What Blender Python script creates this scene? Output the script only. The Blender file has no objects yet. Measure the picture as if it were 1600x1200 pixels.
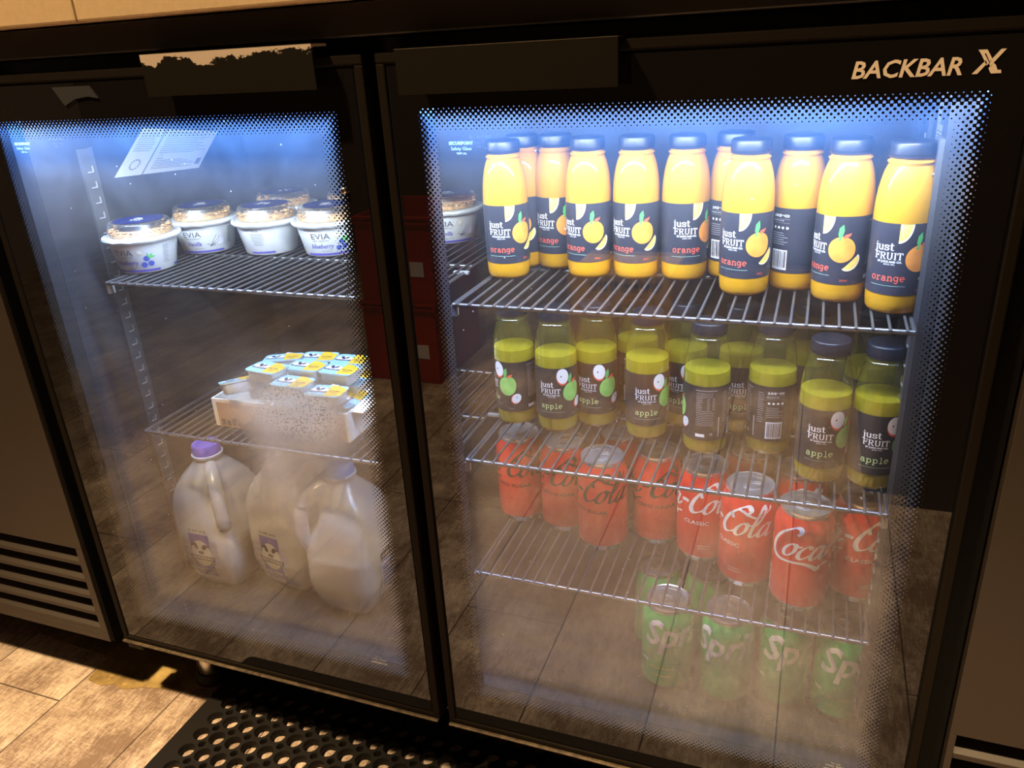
import bpy, bmesh, math, random
from mathutils import Vector, Matrix, noise
random.seed(7)
S = bpy.context.scene
COL = S.collection
PI = math.pi

# ------------------------------------------------------------------ camera
cam_d = bpy.data.cameras.new('camera')
cam = bpy.data.objects.new('camera', cam_d)
COL.objects.link(cam)
RX = Vector((0.93661357, 0.34609576, -0.05452284))
RY = Vector((0.08876620, -0.38494443, -0.91866117))
RZ = Vector((-0.33893300, 0.85559074, -0.39126578))
m3 = Matrix((RX, -RY, -RZ)).transposed()
cam.matrix_world = Matrix.Translation((0.3616, -0.6412, 0.7505)) @ m3.to_4x4()
cam_d.sensor_width = 36.0
cam_d.lens = 1243.54 / 1600 * 36
cam_d.clip_start = 0.02
S.camera = cam

# ------------------------------------------------------------------ world, lights, exposure
w = bpy.data.worlds.new('world'); S.world = w; w.use_nodes = True
w.node_tree.nodes['Background'].inputs[0].default_value = (1.0, 0.62, 0.34, 1)
w.node_tree.nodes['Background'].inputs[1].default_value = 0.085
S.view_settings.view_transform = 'Standard'
S.view_settings.look = 'None'
S.view_settings.gamma = 1.0
S.view_settings.exposure = 0.22
S.view_settings.use_curve_mapping = False
S.cycles.max_bounces = 10
S.cycles.transparent_max_bounces = 40
S.cycles.transmission_bounces = 8
S.cycles.sample_clamp_indirect = 3.0
S.cycles.caustics_reflective = False
S.cycles.caustics_refractive = False
S.cycles.use_denoising = True

WARM = (1.0, 0.70, 0.36)
def light(name, kind, loc, power, color, rot=(0, 0, 0), **kw):
    d = bpy.data.lights.new(name, kind); d.energy = power; d.color = color
    for k, v in kw.items(): setattr(d, k, v)
    o = bpy.data.objects.new(name, d); o.location = loc; o.rotation_euler = rot
    COL.objects.link(o); return o
light('ceiling_downlight', 'POINT', (-0.45, -0.62, 1.95), 125, WARM, shadow_soft_size=0.045)
light('floor_fill_spot', 'SPOT', (-0.50, -0.60, 1.97), 260, WARM, shadow_soft_size=0.04, spot_size=math.radians(42), spot_blend=0.4)  # added beside the downlight to brighten the near floor
light('floor_fill_spot', 'SPOT', (0.55, -1.30, 2.05), 60, WARM, shadow_soft_size=0.05, spot_size=math.radians(66), spot_blend=0.9)  # added to brighten the far floor mirrored in the glass
light('floor_fill_spot', 'SPOT', (-0.75, -1.30, 2.05), 60, WARM, shadow_soft_size=0.05, spot_size=math.radians(66), spot_blend=0.9)  # second added light for the mirrored far floor
light('floor_fill_spot', 'SPOT', (0.50, -0.62, 2.05), 300, WARM, shadow_soft_size=0.04, spot_size=math.radians(44), spot_blend=0.35)  # added to brighten the near floor mirrored in the right door
LED = (0.86, 0.94, 1.0)          # main shelf strip
HAZE_BLUE = (0.10, 0.30, 1.0)     # added blue lamp that colours the haze on the door glass
for x0, x1 in ((-0.50, -0.03), (0.01, 0.46)):
    light('led_light', 'AREA', ((x0 + x1) / 2, 0.070, 0.7015), 3.9, LED,
          (math.radians(38), 0, 0), shape='RECTANGLE', size=(x1 - x0), size_y=0.014)
    light('haze_tint_light', 'AREA', ((x0 + x1) / 2, 0.053, 0.7015), 3.1, HAZE_BLUE,
          (math.radians(-25), 0, 0), shape='RECTANGLE', size=(x1 - x0), size_y=0.008)

# ------------------------------------------------------------------ node helper
class NT:
    def __init__(s, name):
        s.m = bpy.data.materials.new(name); s.m.use_nodes = True
        s.t = s.m.node_tree; s.t.nodes.clear()
        s.out = s.t.nodes.new('ShaderNodeOutputMaterial')
    def n(s, typ, ins=None, **props):
        nd = s.t.nodes.new(typ)
        for k, v in props.items(): setattr(nd, k, v)
        for k, v in (ins or {}).items(): s.put(nd.inputs[k], v)
        return nd
    def put(s, sock, v):
        if isinstance(v, bpy.types.NodeSocket): s.t.links.new(v, sock)
        elif isinstance(v, bpy.types.Node): s.t.links.new(v.outputs[0], sock)
        else:
            if hasattr(sock.default_value, '__len__') and hasattr(v, '__len__') and len(v) == 3 and len(sock.default_value) == 4: v = (*v, 1)
            sock.default_value = v
    def math(s, op, a, b=0.0, c=0.0, clamp=False):
        nd = s.t.nodes.new('ShaderNodeMath'); nd.operation = op; nd.use_clamp = clamp
        s.put(nd.inputs[0], a); s.put(nd.inputs[1], b); s.put(nd.inputs[2], c)
        return nd.outputs[0]
    def ramp(s, v, a, b, to0=0.0, to1=1.0, smooth=False):
        nd = s.t.nodes.new('ShaderNodeMapRange'); nd.clamp = True
        if smooth: nd.interpolation_type = 'SMOOTHSTEP'
        s.put(nd.inputs[0], v); s.put(nd.inputs[1], a); s.put(nd.inputs[2], b); s.put(nd.inputs[3], to0); s.put(nd.inputs[4], to1)
        return nd.outputs[0]
    def coords(s, scale=(1, 1, 1)):
        tc = s.n('ShaderNodeTexCoord')
        mp = s.n('ShaderNodeMapping', {'Vector': tc.outputs['Object'], 'Scale': scale})
        return mp.outputs[0]
    def xyz(s):
        tc = s.n('ShaderNodeTexCoord'); x = s.n('ShaderNodeSeparateXYZ', {0: tc.outputs['Object']})
        return x.outputs
    def noise(s, scale, detail=4, rough=0.5, vec=None, dist=0.0):
        nd = s.n('ShaderNodeTexNoise', {'Scale': scale, 'Detail': detail, 'Roughness': rough, 'Distortion': dist, 'Vector': vec if vec is not None else s.coords()})
        return nd.outputs[0]
    def mixc(s, f, a, b):
        nd = s.n('ShaderNodeMix', data_type='RGBA'); s.put(nd.inputs[0], f); s.put(nd.inputs[6], a); s.put(nd.inputs[7], b)
        return nd.outputs[2]
    def mixs(s, f, a, b):
        nd = s.t.nodes.new('ShaderNodeMixShader'); s.put(nd.inputs[0], f)
        s.t.links.new(a.outputs[0], nd.inputs[1]); s.t.links.new(b.outputs[0], nd.inputs[2]); return nd
    def bump(s, h, strength=0.3, dist=0.001):
        return s.n('ShaderNodeBump', {'Height': h, 'Strength': strength, 'Distance': dist}).outputs[0]
    def fres(s, f0=0.04):
        g = s.n('ShaderNodeNewGeometry')
        d = s.n('ShaderNodeVectorMath', {0: g.outputs['Normal'], 1: g.outputs['Incoming']}, operation='DOT_PRODUCT')
        c = s.math('ABSOLUTE', d.outputs['Value'])
        p = s.math('POWER', s.math('SUBTRACT', 1.0, c), 5.0)
        return s.math('MULTIPLY_ADD', p, 1 - f0, f0)
    def done(s, shader):
        s.t.links.new(shader.outputs[0], s.out.inputs[0]); return s.m

def P(name, col, rough=0.5, metal=0.0, spec=0.5, coat=0.0, var=0.0, vscale=20, sss=0.0, bump=0.0, bscale=60, trans=0.0, ior=1.45):
    t = NT(name)
    c = (*col, 1)
    if var:
        n = t.noise(vscale, 5)
        c = t.mixc(t.ramp(n, 0.3, 0.7), (*[max(0, x * (1 - var)) for x in col], 1), (*[min(1, x * (1 + var)) for x in col], 1))
    b = t.n('ShaderNodeBsdfPrincipled', {'Base Color': c, 'Roughness': rough, 'Metallic': metal, 'Specular IOR Level': spec, 'Coat Weight': coat, 'IOR': ior, 'Transmission Weight': trans})
    b.inputs['Coat Roughness'].default_value = 0.06
    if bump: t.put(b.inputs['Normal'], t.bump(t.noise(bscale, 4), bump, 0.0006))
    return t.done(b)

def clear_mat(name, tint=(1, 1, 1), rough=0.03, f0=0.045, body=0.0, bodycol=(1, 1, 1), trl=0.5):
    """thin clear plastic or liquid: tinted see-through + fresnel gloss + a little scattering body"""
    t = NT(name)
    tr = t.n('ShaderNodeBsdfTransparent', {'Color': tint})
    gl = t.n('ShaderNodeBsdfGlossy', {'Color': (1, 1, 1), 'Roughness': rough})
    base = tr
    if body > 0:
        d = t.n('ShaderNodeBsdfDiffuse', {'Color': bodycol}); l = t.n('ShaderNodeBsdfTranslucent', {'Color': bodycol})
        base = t.mixs(body, tr, t.mixs(trl, d, l))
    return t.done(t.mixs(t.fres(f0), base, gl))

M = {}
M['black'] = P('black_powder_coat', (0.010, 0.008, 0.007), 0.45, bump=0.15, bscale=900)
M['frame'] = P('dark_door_frame', (0.010, 0.0075, 0.0055), 0.7, spec=0.05)
M['lit_edge'] = P('lit_edge_metal', (0.10, 0.075, 0.05), 0.45, metal=0.3, var=0.5, vscale=120)  # pale tone painting the highlight on lower door and handle edges
M['shadow_gap'] = P('black_gasket', (0.004, 0.004, 0.004), 0.8, spec=0.1)
M['panel'] = P('dark_side_panel', (0.030, 0.022, 0.017), 0.55, bump=0.1, bscale=1200)
M['handle'] = P('dark_handle', (0.008, 0.0065, 0.0045), 0.7, spec=0.08, bump=0.1, bscale=1200)
M['liner'] = P('cabinet_liner', (0.030, 0.032, 0.036), 0.32, bump=0.06, bscale=40)
M['inner_frame'] = P('grey_door_liner', (0.022, 0.023, 0.025), 0.4)
M['wire'] = P('coated_wire', (0.17, 0.17, 0.17), 0.28, metal=0.75)
M['rail'] = P('shelf_rail', (0.10, 0.105, 0.11), 0.35, metal=0.4)
M['lip'] = P('slot_glint_and_clip', (0.34, 0.34, 0.33), 0.3, metal=0.3)  # pale tone for shelf clips and for painted slot glints
M['chrome'] = P('chrome', (0.7, 0.68, 0.64), 0.2, metal=1.0)
M['rubber'] = P('black_rubber', (0.006, 0.005, 0.0045), 0.6, spec=0.25, bump=0.3, bscale=300)
M['white_print'] = P('white_print', (0.86, 0.84, 0.80), 0.5)
_t = NT('backlit_print'); M['glass_print'] = _t.done(_t.mixs(0.5, _t.n('ShaderNodeBsdfDiffuse', {'Color': (0.9, 0.9, 0.9, 1)}), _t.n('ShaderNodeBsdfTranslucent', {'Color': (0.9, 0.9, 0.9, 1)})))
M['logo_print'] = P('logo_print', (0.80, 0.68, 0.55), 0.5)
M['white_plastic'] = P('white_plastic', (0.66, 0.67, 0.66), 0.35)
M['paper'] = P('notice_paper', (0.38, 0.39, 0.41), 0.6)
M['paper_ink'] = P('notice_ink', (0.10, 0.12, 0.15), 0.6)
M['alu'] = P('can_aluminium', (0.78, 0.78, 0.78), 0.27, metal=0.85)
M['coke'] = P('red_can_print', (0.72, 0.030, 0.018), 0.34, spec=0.6, coat=0.3)
M['black_ink'] = P('black_ink', (0.03, 0.012, 0.012), 0.4)
M['sprite'] = P('green_can_print', (0.03, 0.52, 0.12), 0.34, coat=0.3)
M['sprite_dark'] = P('dark_green_can_print', (0.012, 0.24, 0.07), 0.34, coat=0.3)
M['yellow_ink'] = P('yellow_ink', (0.80, 0.72, 0.08), 0.4)
M['white_ink'] = P('white_ink', (0.90, 0.88, 0.84), 0.4)
M['navy_label'] = P('navy_label', (0.028, 0.030, 0.042), 0.38)
M['brown_label'] = P('charcoal_label', (0.034, 0.031, 0.030), 0.38)
M['cap'] = P('black_cap', (0.010, 0.012, 0.018), 0.38)
M['orange_ink'] = P('orange_ink', (0.95, 0.32, 0.05), 0.4, var=0.16, vscale=90)
M['slice_ink'] = P('orange_slice_ink', (0.98, 0.60, 0.12), 0.4, var=0.15, vscale=400)
M['rind_ink'] = P('pale_rind_ink', (0.98, 0.78, 0.50), 0.4)
M['red_ink'] = P('coral_ink', (0.90, 0.13, 0.07), 0.4)
M['leaf_ink'] = P('leaf_ink', (0.10, 0.50, 0.12), 0.4)
M['apple_ink'] = P('apple_ink', (0.28, 0.62, 0.14), 0.4, var=0.18, vscale=90)
M['apple_word'] = P('pale_green_ink', (0.62, 0.85, 0.36), 0.4)
M['grey_ink'] = P('grey_ink', (0.30, 0.30, 0.31), 0.5)
M['line_ink'] = P('mint_line_ink', (0.35, 0.60, 0.45), 0.5)
M['blue_ink'] = P('navy_blue_ink', (0.007, 0.012, 0.07), 0.4)
M['berry_ink'] = P('blueberry_ink', (0.045, 0.08, 0.34), 0.4)
M['violet_ink'] = P('violet_ink', (0.07, 0.06, 0.30), 0.45)
M['dark_ink'] = P('dark_grey_ink', (0.10, 0.10, 0.12), 0.5)
M['gold_ink'] = P('gold_ink', (0.60, 0.52, 0.33), 0.4)
M['cup'] = P('yoghurt_cup', (0.60, 0.62, 0.61), 0.38)
M['foil'] = P('white_foil', (0.52, 0.55, 0.545), 0.30, bump=0.5, bscale=220)
M['granola'] = P('granola', (0.46, 0.27, 0.11), 0.8, spec=0.1, var=0.45, vscale=160, bump=0.5, bscale=300)
M['lid_blue'] = P('pale_blue_lid', (0.26, 0.50, 0.62), 0.35)
M['lid_yellow'] = P('yellow_lid', (0.72, 0.46, 0.03), 0.35)
M['kraft'] = P('kraft_card', (0.45, 0.27, 0.16), 0.8, bump=0.1, bscale=300)
M['card_white'] = P('white_card', (0.85, 0.85, 0.80), 0.6)
M['milk'] = P('milk', (0.95, 0.82, 0.54), 0.5)
M['cap_purple'] = P('purple_cap', (0.20, 0.15, 0.62), 0.4)
M['cap_blue'] = P('light_blue_cap', (0.20, 0.42, 0.85), 0.4)
M['lilac'] = P('lilac_print', (0.20, 0.16, 0.46), 0.5)
M['lilac_pale'] = P('pale_lilac_print', (0.60, 0.58, 0.66), 0.5)
M['cream_ink'] = P('cream_print', (0.85, 0.78, 0.60), 0.5)
M['brown_ink'] = P('brown_print', (0.07, 0.05, 0.04), 0.5)
M['red_crate'] = P('red_plastic', (0.42, 0.012, 0.010), 0.5)
M['yellow_card'] = P('yellow_card', (0.85, 0.50, 0.05), 0.6)
M['dark_cab'] = P('dark_cabinet', (0.012, 0.009, 0.007), 0.6)
M['clear'] = clear_mat('clear_plastic', (0.97, 0.98, 0.98), 0.05, 0.06, 0.05, (0.9, 0.95, 1.0))
M['dome'] = clear_mat('clear_dome', (0.97, 0.975, 0.98), 0.28, 0.045, 0.05, (0.9, 0.95, 1.0))
M['pet_apple'] = clear_mat('apple_bottle_plastic', (0.98, 0.97, 0.80), 0.04, 0.09, 0.05, (1.0, 0.92, 0.20))
def liquid():
    t = NT('apple_juice')
    rf = t.n('ShaderNodeBsdfGlass', {'Color': (1.0, 0.90, 0.30), 'Roughness': 0.02, 'IOR': 1.33})
    d = t.n('ShaderNodeBsdfDiffuse', {'Color': (1.0, 0.88, 0.07)}); l = t.n('ShaderNodeBsdfTranslucent', {'Color': (1.0, 0.88, 0.07)})
    return t.done(t.mixs(0.60, rf, t.mixs(0.6, d, l)))
M['apple_juice'] = liquid()
M['hdpe'] = clear_mat('milky_plastic', (0.92, 0.92, 0.90), 0.25, 0.05, 0.64, (0.96, 0.94, 0.88), 0.40)

def juice_mat():
    t = NT('orange_juice')
    x = t.xyz()
    n = t.noise(30, 3)
    c = t.mixc(n, (0.62, 0.285, 0.005, 1), (0.62, 0.32, 0.009, 1))
    b = t.n('ShaderNodeBsdfPrincipled', {'Base Color': c, 'Roughness': 0.5, 'Coat Weight': 1.0, 'Specular IOR Level': 0.2})
    b.inputs['Coat Roughness'].default_value = 0.04
    tl = t.n('ShaderNodeBsdfTranslucent', {'Color': (0.7, 0.34, 0.02)})
    return t.done(t.mixs(0.22, b, tl))
M['orange_juice'] = juice_mat()

def counter_mat():
    t = NT('beige_stone_fascia')
    n = t.noise(140, 6, 0.6)
    c = t.mixc(n, (0.40, 0.285, 0.165, 1), (0.52, 0.385, 0.235, 1))
    b = t.n('ShaderNodeBsdfPrincipled', {'Base Color': c, 'Roughness': 0.55})
    t.put(b.inputs['Normal'], t.bump(n, 0.2, 0.0005))
    return t.done(b)
M['counter'] = counter_mat()

def floor_mat():
    t = NT('weathered_vinyl_planks')
    x = t.xyz()
    W = 0.169; L = 1.22
    u = t.math('DIVIDE', t.math('ADD', x[0], 0.641 + W * 20), W)
    iu = t.math('FLOOR', u); fu = t.math('FRACT', u)
    rnd = t.n('ShaderNodeTexWhiteNoise', {'W': iu}, noise_dimensions='1D').outputs[0]
    v = t.math('ADD', t.math('DIVIDE', t.math('SUBTRACT', x[1], -0.34), L), t.math('MULTIPLY', t.math('FLOOR', t.math('MULTIPLY', rnd, 4.0)), 0.25))
    fv = t.math('FRACT', t.math('ADD', v, 20.0))
    du = t.math('MULTIPLY', t.math('MINIMUM', fu, t.math('SUBTRACT', 1.0, fu)), W)
    dv = t.math('MULTIPLY', t.math('MINIMUM', fv, t.math('SUBTRACT', 1.0, fv)), L)
    seam = t.ramp(t.math('MINIMUM', du, dv), 0.0004, 0.0016, 0.0, 1.0)
    grain = t.noise(1.0, 8, 0.68, t.coords((110, 26, 1)), 1.4)
    scr = t.noise(1.0, 6, 0.75, t.coords((55, 420, 1)), 1.2)
    scr2 = t.noise(1.0, 6, 0.75, t.coords((330, 70, 1)), 1.5)
    blot = t.noise(9, 5, 0.6)
    f = t.math('ADD', t.math('MULTIPLY', grain, 0.30), t.math('MULTIPLY', blot, 0.38))
    f = t.math('ADD', f, t.math('MULTIPLY', t.math('MAXIMUM', scr, scr2), 0.40))
    f = t.math('ADD', f, t.math('MULTIPLY', t.math('SUBTRACT', rnd, 0.5), 0.05))
    f = t.ramp(f, 0.49, 0.66)
    c = t.mixc(f, (0.20, 0.135, 0.10, 1), (0.74, 0.60, 0.49, 1))
    knot = t.n('ShaderNodeTexVoronoi', {'Vector': t.coords((7, 2.4, 1)), 'Scale': 1.0}).outputs[0]
    c = t.mixc(t.ramp(knot, 0.02, 0.16, 0.7, 0.0), c, (0.13, 0.085, 0.06, 1))
    c = t.mixc(seam, (0.04, 0.025, 0.018, 1), c)
    b = t.n('ShaderNodeBsdfPrincipled', {'Base Color': c, 'Roughness': 0.55, 'Specular IOR Level': 0.35})
    t.put(b.inputs['Normal'], t.bump(t.math('ADD', f, t.math('MULTIPLY', seam, 2.0)), 0.5, 0.0008))
    return t.done(b)
M['floor'] = floor_mat()

def stain_mat():
    t = NT('old_adhesive')
    n = t.noise(16, 6, 0.65); n2 = t.noise(70, 4, 0.7)
    c = t.mixc(t.ramp(n, 0.35, 0.65), (0.16, 0.10, 0.035, 1), (0.46, 0.33, 0.12, 1))
    c = t.mixc(t.ramp(n2, 0.6, 0.8), c, (0.62, 0.42, 0.14, 1))
    b = t.n('ShaderNodeBsdfPrincipled', {'Base Color': c, 'Roughness': 0.6})
    t.put(b.inputs['Normal'], t.bump(n2, 0.4, 0.001))
    return t.done(b)
M['stain'] = stain_mat()

def worn_mat():
    """black paint chipped away from the top edge, bare metal showing"""
    t = NT('chipped_black_paint')
    x = t.xyz()
    n = t.noise(1.0, 6, 0.75, t.coords((34, 1, 60)))
    n1 = t.noise(1.0, 2, 0.5, t.coords((17, 1, 1)))
    depth = t.math('ADD', t.math('MULTIPLY', t.ramp(n1, 0.32, 0.75), 0.013), t.math('MULTIPLY', t.math('SUBTRACT', n, 0.5), 0.034))
    depth = t.math('MAXIMUM', depth, 0.0022)
    k = t.math('GREATER_THAN', x[2], t.math('SUBTRACT', 0.7610, depth))
    a = t.n('ShaderNodeBsdfPrincipled', {'Base Color': (0.008, 0.0065, 0.0045, 1), 'Roughness': 0.6, 'Specular IOR Level': 0.08})
    b = t.n('ShaderNodeBsdfPrincipled', {'Base Color': (0.52, 0.43, 0.36, 1), 'Roughness': 0.42, 'Metallic': 0.15})
    return t.done(t.mixs(k, a, b))
M['worn'] = worn_mat()

def frit_mat(name, cx):
    """door glass with a black printed border that fades out in halftone dots"""
    t = NT(name)
    x = t.xyz()
    hw, hh, cz = 0.2083, 0.3205, 0.3772
    su = t.math('SUBTRACT', hw, t.math('ABSOLUTE', t.math('SUBTRACT', x[0], cx)))
    sv = t.math('SUBTRACT', hh, t.math('ABSOLUTE', t.math('SUBTRACT', x[2], cz)))
    s = t.math('MINIMUM', su, sv)
    k = 2 * PI / 0.00485
    g = t.math('MULTIPLY', t.math('COSINE', t.math('MULTIPLY', t.math('SUBTRACT', x[0], cx), k)), t.math('COSINE', t.math('MULTIPLY', t.math('SUBTRACT', x[2], cz), k)))
    T = t.math('ADD', t.ramp(s, 0.0, 0.013, 0.0, 1.0), t.ramp(s, -0.0085, 0.0, -1.0, 0.0))
    blk = t.ramp(t.math('SUBTRACT', g, T), -0.06, 0.06)
    blk = t.math('MAXIMUM', blk, t.math('LESS_THAN', s, -0.0085))
    blk = t.math('MULTIPLY', blk, t.math('LESS_THAN', s, 0.0129))
    tr = t.n('ShaderNodeBsdfTransparent', {'Color': (0.97, 0.985, 0.98)})
    ink = t.n('ShaderNodeBsdfDiffuse', {'Color': (0.006, 0.005, 0.005, 1)})
    gl = t.n('ShaderNodeBsdfGlossy', {'Color': (1, 1, 1), 'Roughness': 0.0})
    ff = t.math('MULTIPLY', t.fres(0.043), t.math('SUBTRACT', 1.6, t.math('MULTIPLY', blk, 0.6)))
    return t.done(t.mixs(ff, t.mixs(blk, tr, ink), gl))

def fog_haze_mat(name, left):
    """inner pane: fingerprints, dust, condensation, plus painted LED haze and floor reflection"""
    t = NT(name)
    x = t.xyz()
    def gauss(cx, cz, rx, rz):
        a = t.math('POWER', t.math('DIVIDE', t.math('SUBTRACT', x[0], cx), rx), 2.0)
        b = t.math('POWER', t.math('DIVIDE', t.math('SUBTRACT', x[2], cz), rz), 2.0)
        return t.math('EXPONENT', t.math('MULTIPLY', t.math('ADD', a, b), -1.0))
    sm = t.noise(11, 5, 0.6, dist=0.8)
    st = t.noise(1.0, 5, 0.6, t.coords((60, 1, 9)), 0.4)
    fine = t.noise(160, 4, 0.7)
    base = t.math('MULTIPLY', t.math('ADD', t.ramp(sm, 0.3, 0.75), t.math('MULTIPLY', st, 0.5)), 0.026 if left else 0.016)
    base = t.math('ADD', base, 0.008)
    dust = t.n('ShaderNodeTexVoronoi', {'Vector': t.coords((150, 1, 150)), 'Scale': 1.0}, feature='F1')
    dsel = t.n('ShaderNodeTexWhiteNoise', {'Vector': dust.outputs['Position']}, noise_dimensions='3D').outputs[0]
    dots = t.math('MULTIPLY', t.math('LESS_THAN', dust.outputs['Distance'], t.math('MULTIPLY', dsel, 0.11)), t.math('GREATER_THAN', dsel, 0.955))
    if left:
        p1 = gauss(-0.158, 0.392, 0.062, 0.040)
        p2 = gauss(-0.215, 0.385, 0.045, 0.030)
        p3 = gauss(-0.205, 0.315, 0.026, 0.065)
        p4 = gauss(-0.175, 0.285, 0.075, 0.065)
        p5 = gauss(-0.13, 0.36, 0.05, 0.05)
        f = t.math('ADD', t.math('MULTIPLY', p1, 0.95), t.math('MULTIPLY', p2, 0.30))
        f = t.math('ADD', f, t.math('MULTIPLY', p3, 0.45))
        f = t.math('ADD', f, t.math('MULTIPLY', p4, 0.40))
        f = t.math('ADD', f, t.math('MULTIPLY', p5, 0.25))
        fog = t.math('MULTIPLY', f, 1.0)
        beads = t.n('ShaderNodeTexVoronoi', {'Vector': t.coords((330, 1, 330)), 'Scale': 1.0}, feature='F1')
        bd = beads.outputs['Distance']
        bm = t.ramp(p1, 0.22, 0.75)
        wet = t.math('MULTIPLY', bm, t.ramp(bd, 0.25, 0.5, 1.0, 0.0))
        fog = t.math('MULTIPLY', fog, t.math('SUBTRACT', 1.0, t.math('MULTIPLY', wet, 0.55)))
    else:
        p1 = gauss(0.34, 0.13, 0.16, 0.11); p2 = gauss(0.20, 0.28, 0.20, 0.06); p3 = gauss(0.25, 0.20, 0.25, 0.14)  # haze patches paint in the reflection of the bright floor
        f = t.math('ADD', t.math('MULTIPLY', p1, 0.24), t.math('MULTIPLY', p2, 0.02))
        f = t.math('ADD', f, t.math('MULTIPLY', p3, 0.10))
        fog = t.math('MULTIPLY', f, t.ramp(sm, 0.1, 0.8, 0.75, 1.15))
    band = t.ramp(x[2], 0.540, 0.700, 0.0, 1.0, smooth=True)
    band = t.math('MULTIPLY', t.math('MULTIPLY', band, 0.075), t.ramp(sm, 0.25, 0.75, 0.55, 1.25))  # LED glow painted in: film thickens towards the top
    fog = t.math('ADD', fog, band)
    fac = t.math('ADD', base, fog)
    fac = t.math('MULTIPLY', fac, t.ramp(fine, 0.3, 0.7, 0.96, 1.04))
    fac = t.math('MAXIMUM', fac, t.math('MULTIPLY', dots, 0.8), clamp=True)
    tr = t.n('ShaderNodeBsdfTransparent', {'Color': (0.98, 0.985, 0.98)})
    gl = t.n('ShaderNodeBsdfGlossy', {'Color': (1, 1, 1), 'Roughness': 0.01})
    if left: t.put(gl.inputs['Normal'], t.bump(t.math('MULTIPLY', wet, 1.0), 1.0, 0.0015))
    d = t.n('ShaderNodeBsdfDiffuse', {'Color': (0.9, 0.9, 0.9, 1)})
    l = t.n('ShaderNodeBsdfTranslucent', {'Color': (0.94, 0.93, 0.88, 1)})
    film = t.mixs(0.62, d, l)
    fr = t.fres(0.045)
    fr = t.math('MULTIPLY', fr, 1.5)
    return t.done(t.mixs(fr, t.mixs(fac, tr, film), gl))

# ------------------------------------------------------------------ mesh helpers
def link(name, me, parent=None):
    o = bpy.data.objects.new(name, me); COL.objects.link(o)
    if parent is not None: o.parent = parent
    return o
def obj(name, bm, mats, parent=None, smooth=False, bevel=0.0, auto=None):
    me = bpy.data.meshes.new(name)
    bmesh.ops.recalc_face_normals(bm, faces=bm.faces[:]) if auto is None else None
    bm.to_mesh(me); bm.free()
    if not isinstance(mats, (list, tuple)): mats = [mats]
    for m in mats: me.materials.append(M[m] if isinstance(m, str) else m)
    if smooth:
        me.polygons.foreach_set('use_smooth', [True] * len(me.polygons))
        try: me.set_sharp_from_angle(angle=math.radians(40))
        except Exception: pass
    o = link(name, me, parent)
    if bevel:
        b = o.modifiers.new('bevel', 'BEVEL'); b.width = bevel; b.segments = 2; b.limit_method = 'ANGLE'
    return o
def thing(name, label, cat, loc=(0, 0, 0), rz=0.0, group=None):
    o = link(name, None); o.location = loc; o.rotation_euler = (0, 0, rz)
    o.empty_display_size = 0.02
    tag(o, label, cat, group); return o
def tag(o, label, cat, group=None):
    o['label'] = label; o['category'] = cat
    if group: o['group'] = group
    return o
def struct(o):
    o['kind'] = 'structure'; return o
def box(bm, x0, x1, y0, y1, z0, z1, mi=0):
    vs = [bm.verts.new(p) for p in ((x0, y0, z0), (x1, y0, z0), (x1, y1, z0), (x0, y1, z0), (x0, y0, z1), (x1, y0, z1), (x1, y1, z1), (x0, y1, z1))]
    for f in ((0, 3, 2, 1), (4, 5, 6, 7), (0, 1, 5, 4), (1, 2, 6, 5), (2, 3, 7, 6), (3, 0, 4, 7)):
        bm.faces.new([vs[i] for i in f]).material_index = mi
    return vs
def B(): return bmesh.new()
def ring_frame(bm, x0, x1, z0, z1, w, y0, y1, mi=0):
    """picture frame in the XZ plane"""
    box(bm, x0, x1, y0, y1, z0, z0 + w, mi); box(bm, x0, x1, y0, y1, z1 - w, z1, mi)
    box(bm, x0, x0 + w, y0, y1, z0 + w, z1 - w, mi); box(bm, x1 - w, x1, y0, y1, z0 + w, z1 - w, mi)
def tube(bm, pts, r, seg=8, mi=0, cap=True):
    pts = [Vector(p) for p in pts]; rings = []
    n = len(pts)
    for i, p in enumerate(pts):
        d = (pts[min(i + 1, n - 1)] - pts[max(i - 1, 0)]).normalized()
        up = Vector((0, 0, 1)) if abs(d.z) < 0.9 else Vector((1, 0, 0))
        a = d.cross(up).normalized(); b = a.cross(d).normalized()
        rr = r[i] if isinstance(r, (list, tuple)) else r
        rings.append([bm.verts.new(p + (a * math.cos(2 * PI * k / seg) + b * math.sin(2 * PI * k / seg)) * rr) for k in range(seg)])
    for i in range(n - 1):
        for k in range(seg):
            bm.faces.new((rings[i][k], rings[i][(k + 1) % seg], rings[i + 1][(k + 1) % seg], rings[i + 1][k])).material_index = mi
    if cap:
        bm.faces.new(rings[0][::-1]).material_index = mi; bm.faces.new(rings[-1]).material_index = mi
def lathe(bm, prof, seg=40, mi=0, capb=True, capt=True, mfn=None):
    rings = []
    for z, r in prof:
        rings.append([bm.verts.new((r * math.cos(2 * PI * k / seg), r * math.sin(2 * PI * k / seg), z)) for k in range(seg)])
    for i in range(len(rings) - 1):
        for k in range(seg):
            f = bm.faces.new((rings[i][k], rings[i][(k + 1) % seg], rings[i + 1][(k + 1) % seg], rings[i + 1][k]))
            f.material_index = mfn(i) if mfn else mi
    if capb: bm.faces.new(rings[0][::-1]).material_index = mi
    if capt: bm.faces.new(rings[-1]).material_index = mfn(len(rings) - 2) if mfn else mi
    return rings

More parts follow.
